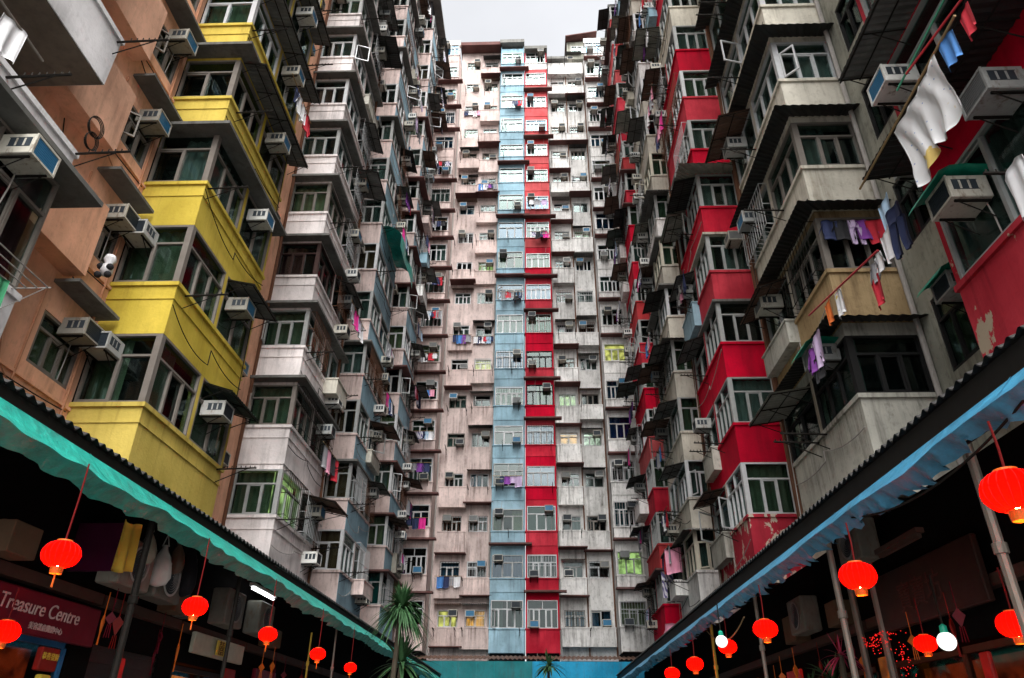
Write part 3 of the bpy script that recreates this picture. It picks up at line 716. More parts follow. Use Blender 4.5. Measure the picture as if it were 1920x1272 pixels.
# pink and pale blue bays
b3 = block('apartment_block', 'pink bay block with pale blue court sides beyond the white bays', (LW, 30, 0)); nm3 = 'the pink-blue bays'
PS = dict(nm=nm3, paint='pink_paint', paint2='pale_blue_paint', frame=['aluminium_frame', 'white_frame', 'aluminium_frame'], cur=['grey_curtain', 'white_curtain', 'brown_curtain', 'blue_curtain', 'cream_curtain', None], nx=3, nf=3,
          eave=lambda n: pick([0, 0, .25]), canopy=.42, canopy1=.15, acf=.65, acp=.45, acs=.3, rack=.4, laundry=.45)
bay(b3, nm3, -1, 28.0, 32.0, LW, LF, PS, {0: dict(cur=['brown_curtain'], laundry=0), 1: dict(cur=['brown_curtain', 'grey_curtain'])})
recess(b3, 'the pink block', -1, 32.0, 36.0, 'pink_paint', (2.0,), 1.2, .5)
b4 = block('apartment_block', 'dusty pink bay block last before the far corner', (LW, 38, 0)); nm4 = 'the corner pink bays'
PS2 = dict(PS); PS2.update(nm=nm4, top=53.0, eave=lambda n: pick([0, .25, .35]), eavemat='dark_red_eave', laundry=.5)
bay(b4, nm4, -1, 36.0, 39.6, LW, LF, PS2, {0: dict(cur=['teal_curtain'])})
recess(b4, 'the corner pink block', -1, 39.6, 44.6, 'pink_paint', (1.2,), 1.2, .3, top=53.0)
for b_, y0, y1 in ((b1, 8.6, 20.35), (b2, 20.35, 28), (b3, 28, 36), (b4, 36, 44.6)):
    T_ = 53.0 if b_ is b4 else TOP
    put('roof', MB().box(LW - 4, LF + .3, y0 + .01, y1 - .01, T_, T_ + .3).mesh('roof', 'eave_concrete'), b_)
    wallpart(b_, LW - 4, LW - .9, y0 + .01, y1 - .01, 4.6, T_, 'room_shadow', 'inner_wall')

# ------------------------------------------------------------------ the court's right side (+X)
rr = -math.pi / 2
c0 = block('apartment_block', 'near red panelled block with deep corrugated canopies and peeling paint', (RW, 6, 0)); nmA = 'the near red block'
wallpart(c0, RW, RW + 4, -8, 8.7, 0, TOP, 'green_grey_concrete')
RS0 = dict(nm=nmA, paint='peeling_red_paint', frame='aluminium_frame', cur=['grey_curtain', 'white_curtain', None, None], nx=3, nf=4, cage=0, canopy=0, canopy1=0, acf=0, acp=0, acs=0, rack=.3, laundry=0, sash=0, sash2=0, pilmat='red_paint', box=0)
bay(c0, nmA, 1, 3.2, 8.7, RW, RF, RS0, {1: dict(paint='red_paint', cur=[None, 'grey_curtain']), 2: dict(paint='red_paint'), 3: dict(paint='red_paint')})
for n in (1, 2, 3, 4):
    z = S0 + FH * n
    canopy(c0, (RF, 8.75, z - .62 if n == 1 else z - 1.2), rr, 5.6, .85 if n == 1 else .75, .12, 'corrugated_dark' if n == 1 else 'corrugated_grey')
ac((RF, 7.75, S0 + .62), rr, 'with a curved green rain cover at the near red block', 'casing_beige', 'grille_dark', cover='green_plastic')
ac((RF, 6.5, S0 + 1.25), rr, 'under the lowest canopy of the near red block', 'casing_grey', 'grille_grey', adj='large grey')
ac((RF, 8.2, S0 + FH + .55), rr, 'beside the hanging white sheet on the near red block', 'casing_white', 'grille_blue')

c1 = block('apartment_block', 'grey concrete block with dark grilled windows and an ochre balcony', (RW, 12, 0)); nmB = 'the grey bays'
recess(c1, 'the grey block', 1, 8.7, 12.3, 'green_grey_concrete', (1.3,), 1.3, 0, z0=.1, hh=1.5, frames=('black_frame',), lo=4.4, curtain=.2)
for n in range(0, 4):
    ac((RW, 10.45, S0 + FH * n + .95), rr, f'on the grey recess, {ORD[n]} window up, beside the red block', 'casing_grey' if n < 2 else 'casing_beige', 'grille_blue' if n else 'grille_dark', cover='green_plastic' if n == 0 else None)
GS = dict(nm=nmB, paint='green_grey_concrete', frame='cream_frame', cur=['grey_curtain', 'green_curtain', 'white_curtain', 'grey_curtain'], nx=3, nf=3, ph=1.25,
          wrap=lambda n: .5, wrapmat='corrugated_dark', beam=.18, canopy=.3, canopy1=0, acf=.5, acp=0, acs=0, rack=.5, laundry=.2, pilmat='cream_concrete')
bay(c1, nmB, 1, 12.3, 16.3, RW, RF, GS, {0: dict(paint='grey_concrete', frame='black_frame', cur=['grey_curtain', None], beam=.3, acf=0, laundry=0), 1: dict(paint='ochre_paint', frame='bronze_frame', cur=[None], wrapmat='corrugated_dark', laundry=0, beam=.2),
    2: dict(paint='cream_concrete', frame='bronze_frame', cur=['grey_curtain']), 3: dict(paint='cream_concrete', frame='white_frame', cur=['white_curtain', None], laundry=0), 4: dict(paint='cream_concrete', frame='white_frame'), 5: dict(paint='cream_concrete')})
ac((RF, 13.0, S0 + .95), rr, 'with a green rain cover on the court side of the grey bays', 'casing_grey', 'grille_grey', cover='green_plastic')
recess(c1, 'the grey gap', 1, 16.3, 20.4, 'cream_concrete', (2.0,), 1.3, .8, frames=('bronze_frame', 'aluminium_frame'))

c2 = block('apartment_block', 'crimson bay block beyond the grey concrete block', (RW, 22, 0)); nmC = 'the crimson bays'
RS = dict(nm=nmC, paint='red_paint', frame=['aluminium_frame', 'white_frame', 'aluminium_frame'], cur=['grey_curtain', 'white_curtain', 'grey_curtain', 'green_curtain', None], nx=3, nf=4,
          eave=lambda n: .0, beam=lambda: 0, canopy=.45, canopy1=.2, acf=.5, acp=.4, acs=.15, rack=.4, laundry=.35, sash=.15)
RS['beam'] = 0
bay(c2, nmC, 1, 20.4, 24.4, RW, RF, RS, {0: dict(paint='badly_peeling_red_paint', eave=0, laundry=0), 2: dict(cur=[None], laundry=0), 3: dict(eave=.12), 5: dict(paint='red_paint', wrap=.75, wrapmat='clear_sheet'), 4: dict(eave=.1, eavemat='cream_concrete'), 6: dict(paint='red_paint'), 8: dict(paint='cream_concrete')})
recess(c2, 'the crimson block', 1, 24.4, 28.0, 'red_paint', (1.8,), 1.2, .6)
c3 = block('apartment_block', 'weathered cream bay block between two red columns', (RW, 30, 0)); nmD = 'the cream bays'
CS = dict(nm=nmD, paint=['cream_concrete', 'cream_concrete', 'dirty_white_paint'], frame=['white_frame', 'aluminium_frame', 'cream_frame'], cur=['grey_curtain', 'green_curtain', 'plum_curtain', 'white_curtain', None], nx=3, nf=3,
          eave=lambda n: pick([0, .2, .3]), wrap=lambda n: pick([0, 0, .45]), wrapmat='corrugated_grey', canopy=.65, canopy1=.3, acf=.6, acp=.3, acs=.25, rack=.5, laundry=.5)
bay(c3, nmD, 1, 28.0, 32.0, RW, RF, CS)
recess(c3, 'the cream block', 1, 32.0, 35.6, 'cream_concrete', (1.8,), 1.2, .6)
c4 = block('apartment_block', 'narrow red bay block last before the far white wall', (RW, 38, 0)); nmE = 'the narrow red bays'
RS2 = dict(RS); RS2.update(nm=nmE, top=50.8, paint=['red_paint', 'red_paint', 'coral_paint'], laundry=.55, canopy=.7, canopy1=.4, eave=lambda n: pick([0, 0, .3]), eavemat='dark_red_eave')
bay(c4, nmE, 1, 35.6, 39.6, RW, RF - .1, RS2)
recess(c4, 'the far red block', 1, 39.6, 44.6, 'dirty_white_paint', (1.5,), 1.2, .4, top=50.8)
for b_, y0, y1 in ((c1, 8.7, 20.4), (c2, 20.4, 28), (c3, 28, 35.6), (c4, 35.6, 44.6)):
    T_ = 50.8 if b_ is c4 else TOP
    put('roof', MB().box(RF - .2, RW + 4, y0 + .01, y1 - .01, T_, T_ + .3).mesh('roof', 'eave_concrete'), b_)
    wallpart(b_, RW + .9, RW + 4, y0 + .01, y1 - .01, 4.4, T_, 'room_shadow', 'inner_wall')

def wires(bld, side, pts, mat='black_iron'):
    P = []
    for a, c, sag in pts:
        for i in range(11):
            t = i / 10; q = Vector(a) * (1 - t) + Vector(c) * t; q.z -= sag * 4 * t * (1 - t); P.append(q)
    put('cable', MB().tube(P, .012, 5).mesh('cable', mat), bld)
for b_, y0, y1, f, s in ((b1, 12.4, 16.3, LF, -1), (b2, 20.3, 24.4, LF, -1), (b3, 28, 32, LF, -1), (c1, 12.3, 16.3, RF, 1), (c2, 20.4, 24.4, RF, 1), (c3, 28, 32, RF, 1), (c0, 4, 8.6, RF, 1)):
    for n in range(0, 12):
        z = S0 + FH * n; x = f - s * .05
        if not vis(f, y0, z, 20): continue
        if R.random() < .7: wires(b_, s, [((x, y0, z - R.uniform(.2, 1.1)), (x, y0 + 2, z - R.uniform(.3, 1.1)), R.uniform(.02, .2)), ((x, y0 + 2, z - .6), (x, y1, z - R.uniform(.2, 1.0)), R.uniform(.02, .2))], pick(['black_iron', 'grey_pipe', 'black_iron']))
        if R.random() < .6: wires(b_, s, [((x, y1 - .2, z + 2.0), (x - s * .1, y1 - .3, z - R.uniform(.5, 2.5)), .0)], pick(['black_iron', 'grey_pipe']))
for n in range(0, 6):
    z = S0 + FH * n
    wires(b1, -1, [((LW + .06, 8.8, z - .3), (LW + .06, 12.3, z - .25), .06)], 'black_iron')
    wires(b1, -1, [((LW + .05, 9.6, z + 1.9), (LW + .08, 10.3, z - .2), .0), ((LW + .08, 10.3, z - .2), (LW + .06, 12.2, z - .9), .12)], 'black_iron' if n % 2 else 'salmon_pipe')
for (x, y) in ((RW - .08, 8.9), (RW - .08, 12.1), (RF - .06, 16.2), (RW - .08, 20.2), (LW + .08, 16.6), (LW + .08, 20.1), (LF + .06, 24.2), (RF - .06, 24.3)):
    pipe({True: c1, False: b2}[x > 0] if y < 22 else (c2 if x > 0 else b2), [(x, y, 5), (x, y, 45)], .055, pick(['grey_pipe', 'rusty_iron']))

# ------------------------------------------------------------------ the far end of the court
FZ = 7.25
def fz(n): return FZ + FH * n
def far_bay(bld, nm, X0, X1, Y, paint, st):
    """a column of full-width windows over painted parapets"""
    w = X1 - X0
    zt = st.get('top', 56.8)
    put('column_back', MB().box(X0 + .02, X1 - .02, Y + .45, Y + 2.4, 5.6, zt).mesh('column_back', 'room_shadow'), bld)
    for x in (X0, X1 - .07): put('pier', MB().box(x, x + .07, Y + .02, Y + 2.3, 5.9, zt).mesh('pier', st.get('pier', paint)), bld)
    for n in range(18):
        z = fz(n); a = dict(st); a.update(st.get('over', {}).get(n, {}))
        p2 = a.get('paintn', lambda n: paint)(n)
        ph = R.choice([.85, .9, 1.05, .8]) if n else 1.3
        put('parapet', cached(('fp', nm, ph, p2), lambda: MB().box(0, w, 0, .4, -ph, -.06).box(-.04, w + .04, -.05, .4, -.06, 0).mesh('parapet', p2)), bld, (X0, Y, z))
        bh = FH - .9 - 1.5 - (.2 if R.random() < .3 else 0)
        h = FH - 1.05 - bh if n < 17 else 1.45
        put('beam', cached(('fb', nm, p2, round(h, 2)), lambda: MB().box(0, w, .03, .4, h, FH - .78).mesh('beam', p2)), bld, (X0, Y, z))
        window(bld, (X0 + .09, Y + .1, z), 0, w - .18, h, pick([3, 4, 4, 5]), True, pick(a.get('frame', ['aluminium_frame', 'white_frame'])), cur_of(dict(cur=a['cur'])), a.get('lit'), a.get('glass') or pick(['window_glass', 'window_glass', 'window_glass', 'green_glass', 'blue_glass']), sash=R.random() < .2, cage=.15)
        if R.random() < a.get('eave', .45) and n:
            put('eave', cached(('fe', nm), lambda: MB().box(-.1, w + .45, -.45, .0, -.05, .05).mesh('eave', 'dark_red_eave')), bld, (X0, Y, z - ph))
        if R.random() < .75:
            u = R.choice([.5, w - .5]); ac((X0 + u, Y, z + R.choice([.0, h - .5, h - .45])), 0, f'at the {ORD[n]} window up {nm}', pick(['casing_beige', 'casing_white', 'casing_grey']), pick(['grille_dark', 'grille_grey', 'grille_blue']))
        if R.random() < a.get('laundry', .3): line((X0 + .2, Y, z + h * R.uniform(.1, .8)), 0, w - .4, f'outside the {ORD[n]} window up {nm}', out=.5)
        elif R.random() < .5: rack(bld, (X0 + R.uniform(.2, w - .2), Y, z - .1), 0)
def far_flat(bld, nm, X0, X1, Y, paint, cols, st):
    """a plain wall with small windows, some behind shallow boxed-out balconies"""
    w = X1 - X0; ops = []; wd = st.get('wd', 1.2); zt = st.get('top', 56.8)
    V0, HH = st.get('v0', .12), st.get('hh', .98)
    for n in range(18):
        for c in cols: ops.append((c - wd / 2, c + wd / 2, FH * n + V0, FH * n + V0 + HH))
    openwall(bld, (X0, Y, FZ), 0, w, 5.6, zt, ops, paint, .6)
    for x in (0, w - .04):
        put('party_wall', MB().box(X0 + x, X0 + x + .04, Y + .26, Y + 2.2, 5.6, zt).mesh('party_wall', paint), bld)
    for n in range(18):
        z = fz(n)
        for i, c in enumerate(cols):
            a = st.get('over', {}).get((n, i), {})
            cn = nm if len(cols) == 1 else f'{nm}, {["outer", "inner"][i]} stack' if False else f'the {st["stack"][i]}'
            window(bld, (X0 + c - wd / 2 + .01, Y + .1, z + V0 + .01), 0, wd - .02, HH - .02, pick([2, 3, 3, 4]), R.random() < .8, pick(['white_frame', 'aluminium_frame', 'aluminium_frame', 'bronze_frame']), None if a.get('lit') else cur_of(dict(cur=['grey_curtain', 'white_curtain', 'blue_curtain', 'plum_curtain', None, None])), a.get('lit'), sash=R.random() < .12, cage=.2)
            bw = w / len(cols) - .08; x0 = X0 + c - bw / 2
            r = R.random()
            if r < st.get('box', .7):
                d = R.choice([.28, .38, .5]); ph = R.choice([.95, 1.1, 1.25])
                put('parapet', cached(('ffp', nm, round(bw, 2), d, ph), lambda: MB().box(0, bw, -d, 0, -ph, .02).box(-.02, bw + .02, -d - .025, 0, .02, .09).mesh('parapet', paint)), bld, (x0, Y, z))
                if R.random() < .55: put('eave', cached(('ffe', nm, round(bw, 2), d), lambda: MB().box(-.1, bw + .12, -d - .3, 0, -.05, .0).mesh('eave', 'dark_red_eave')), bld, (x0, Y, z - ph))
            else: d = 0
            if R.random() < .4: canopy(bld, (x0 + .05, Y, z + V0 + HH + R.uniform(.15, .4)), 0, bw - .1, R.choice([.45, .6, .75]), .12, pick(['corrugated_dark', 'corrugated_rust', 'corrugated_grey', 'corrugated_dark']), fr=False)
            if R.random() < .8:
                ac((X0 + c + R.choice([-.28, .3, .34]), Y + .05, z + V0 + R.choice([.55, .6, .58, .05])), 0, f'at the {ORD[n]} window up {cn}', pick(['casing_beige', 'casing_white', 'casing_beige']), pick(['grille_dark', 'grille_grey', 'grille_blue', 'grille_dark']))
            if R.random() < st.get('laundry', .3): line((x0 + .15, Y, z + R.uniform(-.1, .5)), 0, bw - .3, f'outside the {ORD[n]} window up {cn}', out=d + .15)
            elif R.random() < .6:
                rack(bld, (x0 + R.uniform(.05, .3), Y - d, z - .1), 0)
                if R.random() < .6: rack(bld, (x0 + bw - R.uniform(.05, .3), Y - d, z - .1), 0)
GC = ['grey_curtain', 'white_curtain', 'grey_curtain', 'cream_curtain', 'blue_curtain', None, None]
d0 = block('apartment_block', 'pink corner column with dark red eaves beside the far pink wall', (-7.3, 43, 0))
far_bay(d0, 'the pink corner column', -8.15, -6.5, 43.0, 'pink_paint', dict(cur=GC, eave=.85, laundry=.35, top=55.4, over={1: dict(lit=None)}))
wallpart(d0, -9.2, -8.17, 43.3, 46, 5, 55.0, 'pink_paint')
wallpart(d0, -8.15, -6.5, 45.45, 47, 5, 55.4, 'pink_paint')
d1 = block('apartment_block', 'flat pink end wall with two stacks of small windows', (-4.7, 44.6, 0))
far_flat(d1, 'pink', -6.48, -2.92, 44.75, 'pink_paint', (1.1, 2.75), dict(stack=['outer stack of the pink end wall', 'inner stack of the pink end wall'], top=57.2, laundry=.25,
    over={(0, 0): dict(lit='lit_yellow'), (0, 1): dict(lit='lit_orange'), (9, 1): dict(lit='lit_green'), (6, 1): dict(lit='lit_yellow'), (14, 0): dict(lit='lit_white')}))
put('roof', MB().box(-6.6, -2.8, 43.8, 47, 57.2, 57.6).mesh('roof', 'dark_red_eave'), d1)
d2 = block('apartment_block', 'slim pale blue tower in the middle of the far end', (-1.85, 44, 0))
far_bay(d2, 'the pale blue tower', -2.87, -.80, 44.05, 'pale_blue_paint', dict(cur=GC, eave=.35, laundry=.3, top=57.2))
put('roof', MB().box(-2.95, -.75, 43.6, 46.4, 57.2, 57.6).mesh('roof', 'eave_concrete'), d2)
d3 = block('apartment_block', 'slim red tower beside the pale blue tower at the far end', (.25, 44, 0))
far_bay(d3, 'the slim red tower', -.74, 1.22, 44.05, 'red_paint', dict(cur=GC, eave=.4, laundry=.3, top=56.3, paintn=lambda n: 'red_paint' if n < 10 else ('coral_paint' if n < 17 else 'dirty_white_paint'),
    over={3: dict(glass='blue_glass', laundry=0), 0: dict(laundry=0), 1: dict(laundry=0), 2: dict(laundry=0), 4: dict(laundry=0), 6: dict(frame=['black_frame'], laundry=0), 5: dict(frame=['black_frame'], laundry=0), 11: dict(laundry=1), 10: dict(laundry=1), 12: dict(laundry=1)}))
put('roof', MB().box(-.72, 1.3, 43.6, 46.4, 56.3, 56.65).mesh('roof', 'eave_concrete'), d3)
d4 = block('apartment_block', 'stained white end wall with two stacks of small windows', (2.9, 44.5, 0))
far_flat(d4, 'white', 1.28, 4.55, 44.7, 'dirty_white_paint', (.85, 2.4), dict(stack=['left stack of the white end wall', 'right stack of the white end wall'], top=55.6, laundry=.3, box=.75,
    over={(5, 0): dict(lit='lit_green'), (4, 0): dict(lit='lit_orange'), (4, 1): dict(lit='lit_white'), (10, 1): dict(lit='lit_white')}))
put('roof', MB().box(1.25, 3.1, 44.2, 47, 55.6, 55.9).mesh('roof', 'eave_concrete'), d4)
put('roof_hut', MB().box(3.15, 5.6, 44.3, 47, 55.6, 57.9).mesh('roof_hut', 'green_grey_concrete'), d4)
put('hut_roof', MB().quad((3.0, 43.6, 57.95), (5.9, 43.6, 58.5), (5.9, 47.2, 58.9), (3.0, 47.2, 58.3)).quad((3.0, 43.6, 57.85), (3.0, 47.2, 58.2), (5.9, 47.2, 58.8), (5.9, 43.6, 58.4)).quad((3.0, 43.6, 57.85), (5.9, 43.6, 58.4), (5.9, 43.6, 58.5), (3.0, 43.6, 57.95)).mesh('hut_roof', 'dark_red_eave'), d4)
window(d4, (3.5, 44.28, 56.3), 0, 1.6, .9, 3, False, 'white_frame', ('grey_curtain', 'full'))
d5 = block('apartment_block', 'white corner column with dark eaves beside the stained white wall', (5.2, 43, 0))
far_bay(d5, 'the white corner column', 4.57, 6.2, 43.1, 'dirty_white_paint', dict(cur=GC, eave=.75, laundry=.4, top=55.4, over={6: dict(lit='lit_yellow', cur=[None]), 1: dict(lit='lit_green', cur=[None])}))
wallpart(d5, 6.22, 8.2, 43.4, 46, 5, 56.6, 'dirty_white_paint')
wallpart(d5, 4.57, 6.2, 45.55, 47, 5, 55.4, 'dirty_white_paint')
for x in (-6.45, -2.98, 1.27, 2.92, 4.5): pipe(d1 if x < 0 else d4, [(x, 44.6, 5.8), (x, 44.6, 55)], .045, 'rusty_iron' if x > 2.5 else 'grey_pipe')
put('ledge', MB().grid(lambda u, v: (-6.9 + 13.2 * u, 43.6 - 1.3 * v, 5.75 - .28 * v + .03 * math.sin(u * 330)), 300, 1, .0).mesh('ledge', 'corrugated_rust'), d1)

# hoarding across the end of the court
h = put('hoarding', MB().box(-8.6, -.35, 41.6, 41.68, 0, 5.3).mesh('hoarding', 'hoard_teal')); h0 = h; tag(h, 'dark teal hoarding panel across the foot of the far wall', 'hoarding')
h = put('hoarding', MB().box(-.35, 7.6, 41.62, 41.7, 0, 5.3).mesh('hoarding', 'hoard_blue')); tag(h, 'bright blue hoarding panel across the foot of the far wall', 'hoarding')

for k in range(14):
    x = -6.2 + k * .95
    sub('batten', MB().box(x, x + .05, 41.57, 41.6, 0, 5.28).mesh('batten', 'hoard_teal' if x < -.35 else 'hoard_blue'), h0 if x < -.35 else h)
# ------------------------------------------------------------------ awnings over the shops
def awning(side, xe, tarp, label, torn):
    s = side; e = empty('awning', (xe, 18, 4.4), label, 'awning')
    Y0, Y1 = 2.5, 41.0; xw = (LF + .05) if s < 0 else (RF - .05); n = 520; zt = 4.42 if s < 0 else 4.30; dz = .34 if s < 0 else .32
    def roof(o):
        return lambda u, v: (xe + (xw - xe) * v, Y0 + (Y1 - Y0) * u, 4.60 + .75 * v + .026 * math.sin(u * (Y1 - Y0) / .17 * 2 * math.pi / 1.0) + o)
    b = MB(); b.grid(roof(0), 1600, 1); b.grid(roof(-.015), 1600, 1)
    put('corrugated_roof', b.mesh('corrugated_roof', 'corrugated_dark'), e)
    put('gap_shade', MB().box(min(xe + s * .04, xe + s * .08), max(xe + s * .04, xe + s * .08), Y0, Y1, zt - .1, 4.56).mesh('gap_shade', 'black_iron'), e)  # black strip paints in the shaded gap under the roof edge
    r = random.Random(3 if s < 0 else 9)
    off = [r.uniform(-1, 1) for _ in range(900)]
    def lerp(arr, t): i = int(t); f = t - i; return arr[i] * (1 - f) + arr[i + 1] * f
    xo = xe - s * .36
    def tarpf(u, v):
        y = Y0 + (Y1 - Y0) * u; sag = .02 * math.sin(y * 1.55) + .022 * lerp(off, u * 60)
        rip = .02 * math.sin(y * 9 + 3 * lerp(off, u * 30)) 
        return (xe + (xo - xe) * v + rip * v * .5, y, zt - dz * v + sag * v + rip * v * .4 - .03 * math.sin(v * 3.14) * (1 + .5 * math.sin(y * 3.1)) - .018 * abs(math.sin(y * 1.57)) * math.sin(v * 3.14))
    def flap(u, v):
        y = Y0 + (Y1 - Y0) * u; p = tarpf(u, 1); ln = (.135 + .025 * lerp(off, u * 90)) if not torn else (.09 + .09 * abs(lerp(off, u * 260)) + .02 * math.sin(y * 5))
        fold = (.03 if not torn else .06) * math.sin(y * (7 if not torn else 19) + 5 * lerp(off, u * 40))
        return (p[0] + s * .17 * v + fold * v * (1 + .6 * math.sin(y * 23 + 9 * v)), y, p[2] - ln * v)
    b = MB(); b.grid(tarpf, 420, 6); b.grid(flap, 700, 3)
    put('tarpaulin', b.mesh('tarpaulin', tarp, smooth=True), e)
    b = MB()
    for k in range(19):
        y = Y0 + 1 + k * 2.05; b.grid(lambda u, v: tuple(Vector(tarpf((y - Y0 + .025 * (u - .5)) / (Y1 - Y0), v)) + Vector((-s * .004, 0, .006))), 1, 6)
    put('tarpaulin_seam', b.mesh('tarpaulin_seam', tarp), e)
    b = MB(); b.tube([(xe + s * .12, Y0, 4.36), (xe + s * .12, Y1, 4.36)], .03, 6); b.tube([(xo + s * .28, Y0, zt - dz + .02), (xo + s * .28, Y1, zt - dz + .02)], .02, 5)
    for k in range(18): y = Y0 + 1 + k * 2.0; b.tube([(xe + s * .12, y, 4.36), (xw, y, 5.2)], .03, 5)
    put('roof_frame', b.mesh('roof_frame', 'black_iron'), e)
    return e
awL = awning(-1, -5.1, 'teal_tarp', 'teal green tarpaulin awning along the shops under the yellow bays', False)
awR = awning(1, 4.0, 'blue_tarp', 'ragged sky blue tarpaulin awning along the dark shops', True)

def pole(x, y, mat, label, ztop=4.3, r=.045, lean=0):
    o = put('awning_post', MB().tube([(x, y, 0), (x + lean, y, ztop * .55), (x + lean, y, ztop)], r, 8).mesh('awning_post', mat)); tag(o, label, 'post', 'posts holding up the awnings')
    for z in (1.9, 3.1): sub('pole_clamp', cached(('clamp', mat, r), lambda: MB().lathe([(r + .002, -.05), (r + .016, -.045), (r + .016, .045), (r + .002, .05)], 10).mesh('pole_clamp', mat)), o, (x + lean * .9, y, z))
pole(4.05, 6.5, 'metal_pole', 'slanting tan awning post beside the biggest red lantern')
pole(4.05, 10.25, 'metal_pole', 'tan awning post beside the lantern under the white peeling bay')
pole(4.05, 14.2, 'metal_pole', 'rusty awning post between two red lanterns on the blue awning', 4.2, .035)
pole(4.05, 18.1, 'yellow_pole', 'yellowish awning post beside the lit white globe', 4.2, .035)
pole(-5.05, 9.2, 'black_iron', 'dark awning post beside the stacked condensers and hanging bags', 4.3, .045)
pole(-5.05, 12.4, 'black_iron', 'dark awning post beyond the pale shop sign', 4.3, .035)
pole(-5.05, 19.0, 'metal_pole', 'pale thin awning post near the last red lanterns', 4.2, .025)
pole(-5.25, 17.6, 'yellow_pole', 'short yellow bamboo stick standing under the teal awning', 3.75, .02)

# ------------------------------------------------------------------ lanterns and globes
def lantern_mesh(k):
    def f():
        b = MB(); n = 40; prof = []
        for i in range(15):
            a = -math.pi / 2 + .34 + (math.pi - .68) * i / 14; prof.append((.25 * math.cos(a) ** .8, .185 * math.sin(a)))
        i0 = len(b.v)
        for r, z in prof: b.v += [(r * (1 - .025 * (j % 2)) * math.cos(2 * math.pi * j / n), r * (1 - .025 * (j % 2)) * math.sin(2 * math.pi * j / n), z) for j in range(n)]
        for q in range(len(prof) - 1):
            for j in range(n):
                a = i0 + q * n + j; c = i0 + q * n + (j + 1) % n; b.f.append((a, c, c + n, a + n)); b.m.append(0)
        return b.mesh('paper_lantern', 'lantern_paper', smooth=True)
    return cached('lant', f)
def lantern(p, sc, label, ztop, string=True, tas=True):
    o = put('paper_lantern', lantern_mesh(0), None, p); o.scale = (sc,) * 3
    tag(o, label, 'lantern', 'red paper lanterns under the awnings')
    sub('lantern_base', cached('lb', lambda: MB().lathe([(.07, -.185), (.085, -.175), (.085, -.21), (.078, -.265), (.07, -.265), (.07, -.19)], 16).mesh('lantern_base', 'lantern_gold')), o)
    sub('lantern_cap', cached('lc', lambda: MB().lathe([(.0, .20), (.10, .195), (.105, .165), (.08, .16)], 16).mesh('lantern_cap', 'lantern_gold')), o)
    sub('bulb', cached('bulb', lambda: MB().lathe([(.001, -.165), (.022, -.15), (.03, -.11), (.022, -.06), (.001, -.05)], 10).mesh('bulb', 'bulb_glow')), o)
    if tas:
        def t():
            b = MB(); r = random.Random(2)
            for k in range(6): a = k * 1.05; b.tube([(.004 * math.cos(a), .004 * math.sin(a), -.2), (.010 * math.cos(a), .010 * math.sin(a), -.40 - r.uniform(0, .05))], .0045, 4)
            return b.mesh('tassel', 'lantern_gold')
        sub('tassel', cached('tassel', t), o)
    def ribs():
        q = MB()
        for j in range(20):
            a = j * 6.28318 / 20; q.tube([((.251 * math.cos(t) ** .8) * math.cos(a), (.251 * math.cos(t) ** .8) * math.sin(a), .186 * math.sin(t)) for t in [-1.22 + 2.44 * i / 8 for i in range(9)]], .0035, 4)
        return q.mesh('lantern_ribs', 'lantern_string')
    sub('lantern_ribs', cached('ribs', ribs), o)
    if string:
        L = (ztop - p[2]) / sc
        sub('cord', MB().tube([(0, 0, .19), (.01, 0, L * .6), (0, 0, L)], .012, 5).mesh('cord', 'lantern_string'), o)
for (x, y, z), sc, lab in (
    ((-4.6, 6.89, 3.14), .69, 'red paper lantern hanging before the purple board, nearest on the teal side'),
    ((-4.6, 9.97, 3.14), .66, 'red paper lantern hanging beside the white plastic bags'),
    ((-4.6, 12.91, 3.15), .62, 'red paper lantern below the white tube lamp'),
    ((-4.6, 16.06, 3.15), .64, 'red paper lantern fourth along the teal awning'),
    ((-4.6, 19.0, 3.13), .60, 'red paper lantern last along the teal awning, beside the palm'),
    ((-5.6, 7.86, 2.56), .6, 'low red lantern hanging in front of the treasure centre door')):
    lantern((x, y, z), sc, lab, 4.05 if x > -5 else 3.0)
for (x, y, z), sc, lab in (
    ((3.6, 5.42, 3.28), .86, 'largest red paper lantern, hung beside the slanting tan post'),
    ((3.6, 8.46, 3.25), .80, 'red paper lantern before the dark wooden signboard'),
    ((3.6, 12.29, 3.18), .76, 'red paper lantern third along the blue awning'),
    ((3.72, 15.4, 3.25), .72, 'red paper lantern half hidden behind the lit white globe'),
    ((3.6, 18.21, 3.18), .78, 'small red paper lantern fifth along the blue awning'),
    ((3.6, 21.44, 3.22), .82, 'small red paper lantern last along the blue awning'),
    ((4.3, 7.04, 2.55), .62, 'red lantern half hidden behind the slanting tan post'),
    ((4.4, 8.95, 2.60), .5, 'small red lantern beside the greenish globe in the shop')):
    lantern((x, y, z), sc, lab, 3.85 if x < 4 else z + .5, tas=False)
def globe(p, r, label):
    o = put('globe_lamp', MB().lathe([(r * math.sin(math.pi * i / 12), r * math.cos(math.pi * i / 12)) for i in range(13)], 24).mesh('globe_lamp', 'globe_glow', smooth=True), None, p); tag(o, label, 'globe lamp')
    sub('lamp_cap', MB().lathe([(.001, r + .09), (r * .4, r + .06), (r * .42, r * .9), (.001, r * .9)], 14).mesh('lamp_cap', 'green_plastic'), o)
    sub('cord', MB().tube([(0, 0, r + .05), (0, 0, r + .6)], .012, 5).mesh('cord', 'black_iron'), o)
globe((3.5, 14.9, 3.29), .11, 'brightly lit white globe lamp under the blue awning')
globe((4.4, 8.48, 2.57), .095, 'dimmer greenish white globe lamp inside the dark shop')
o = put('tube_lamp', MB().tube([(-5.7, 14.7, 4.22), (-5.7, 16.0, 4.22)], .022, 8).mesh('tube_lamp', 'tube_glow')); tag(o, 'lit white fluorescent tube under the teal awning', 'tube lamp')
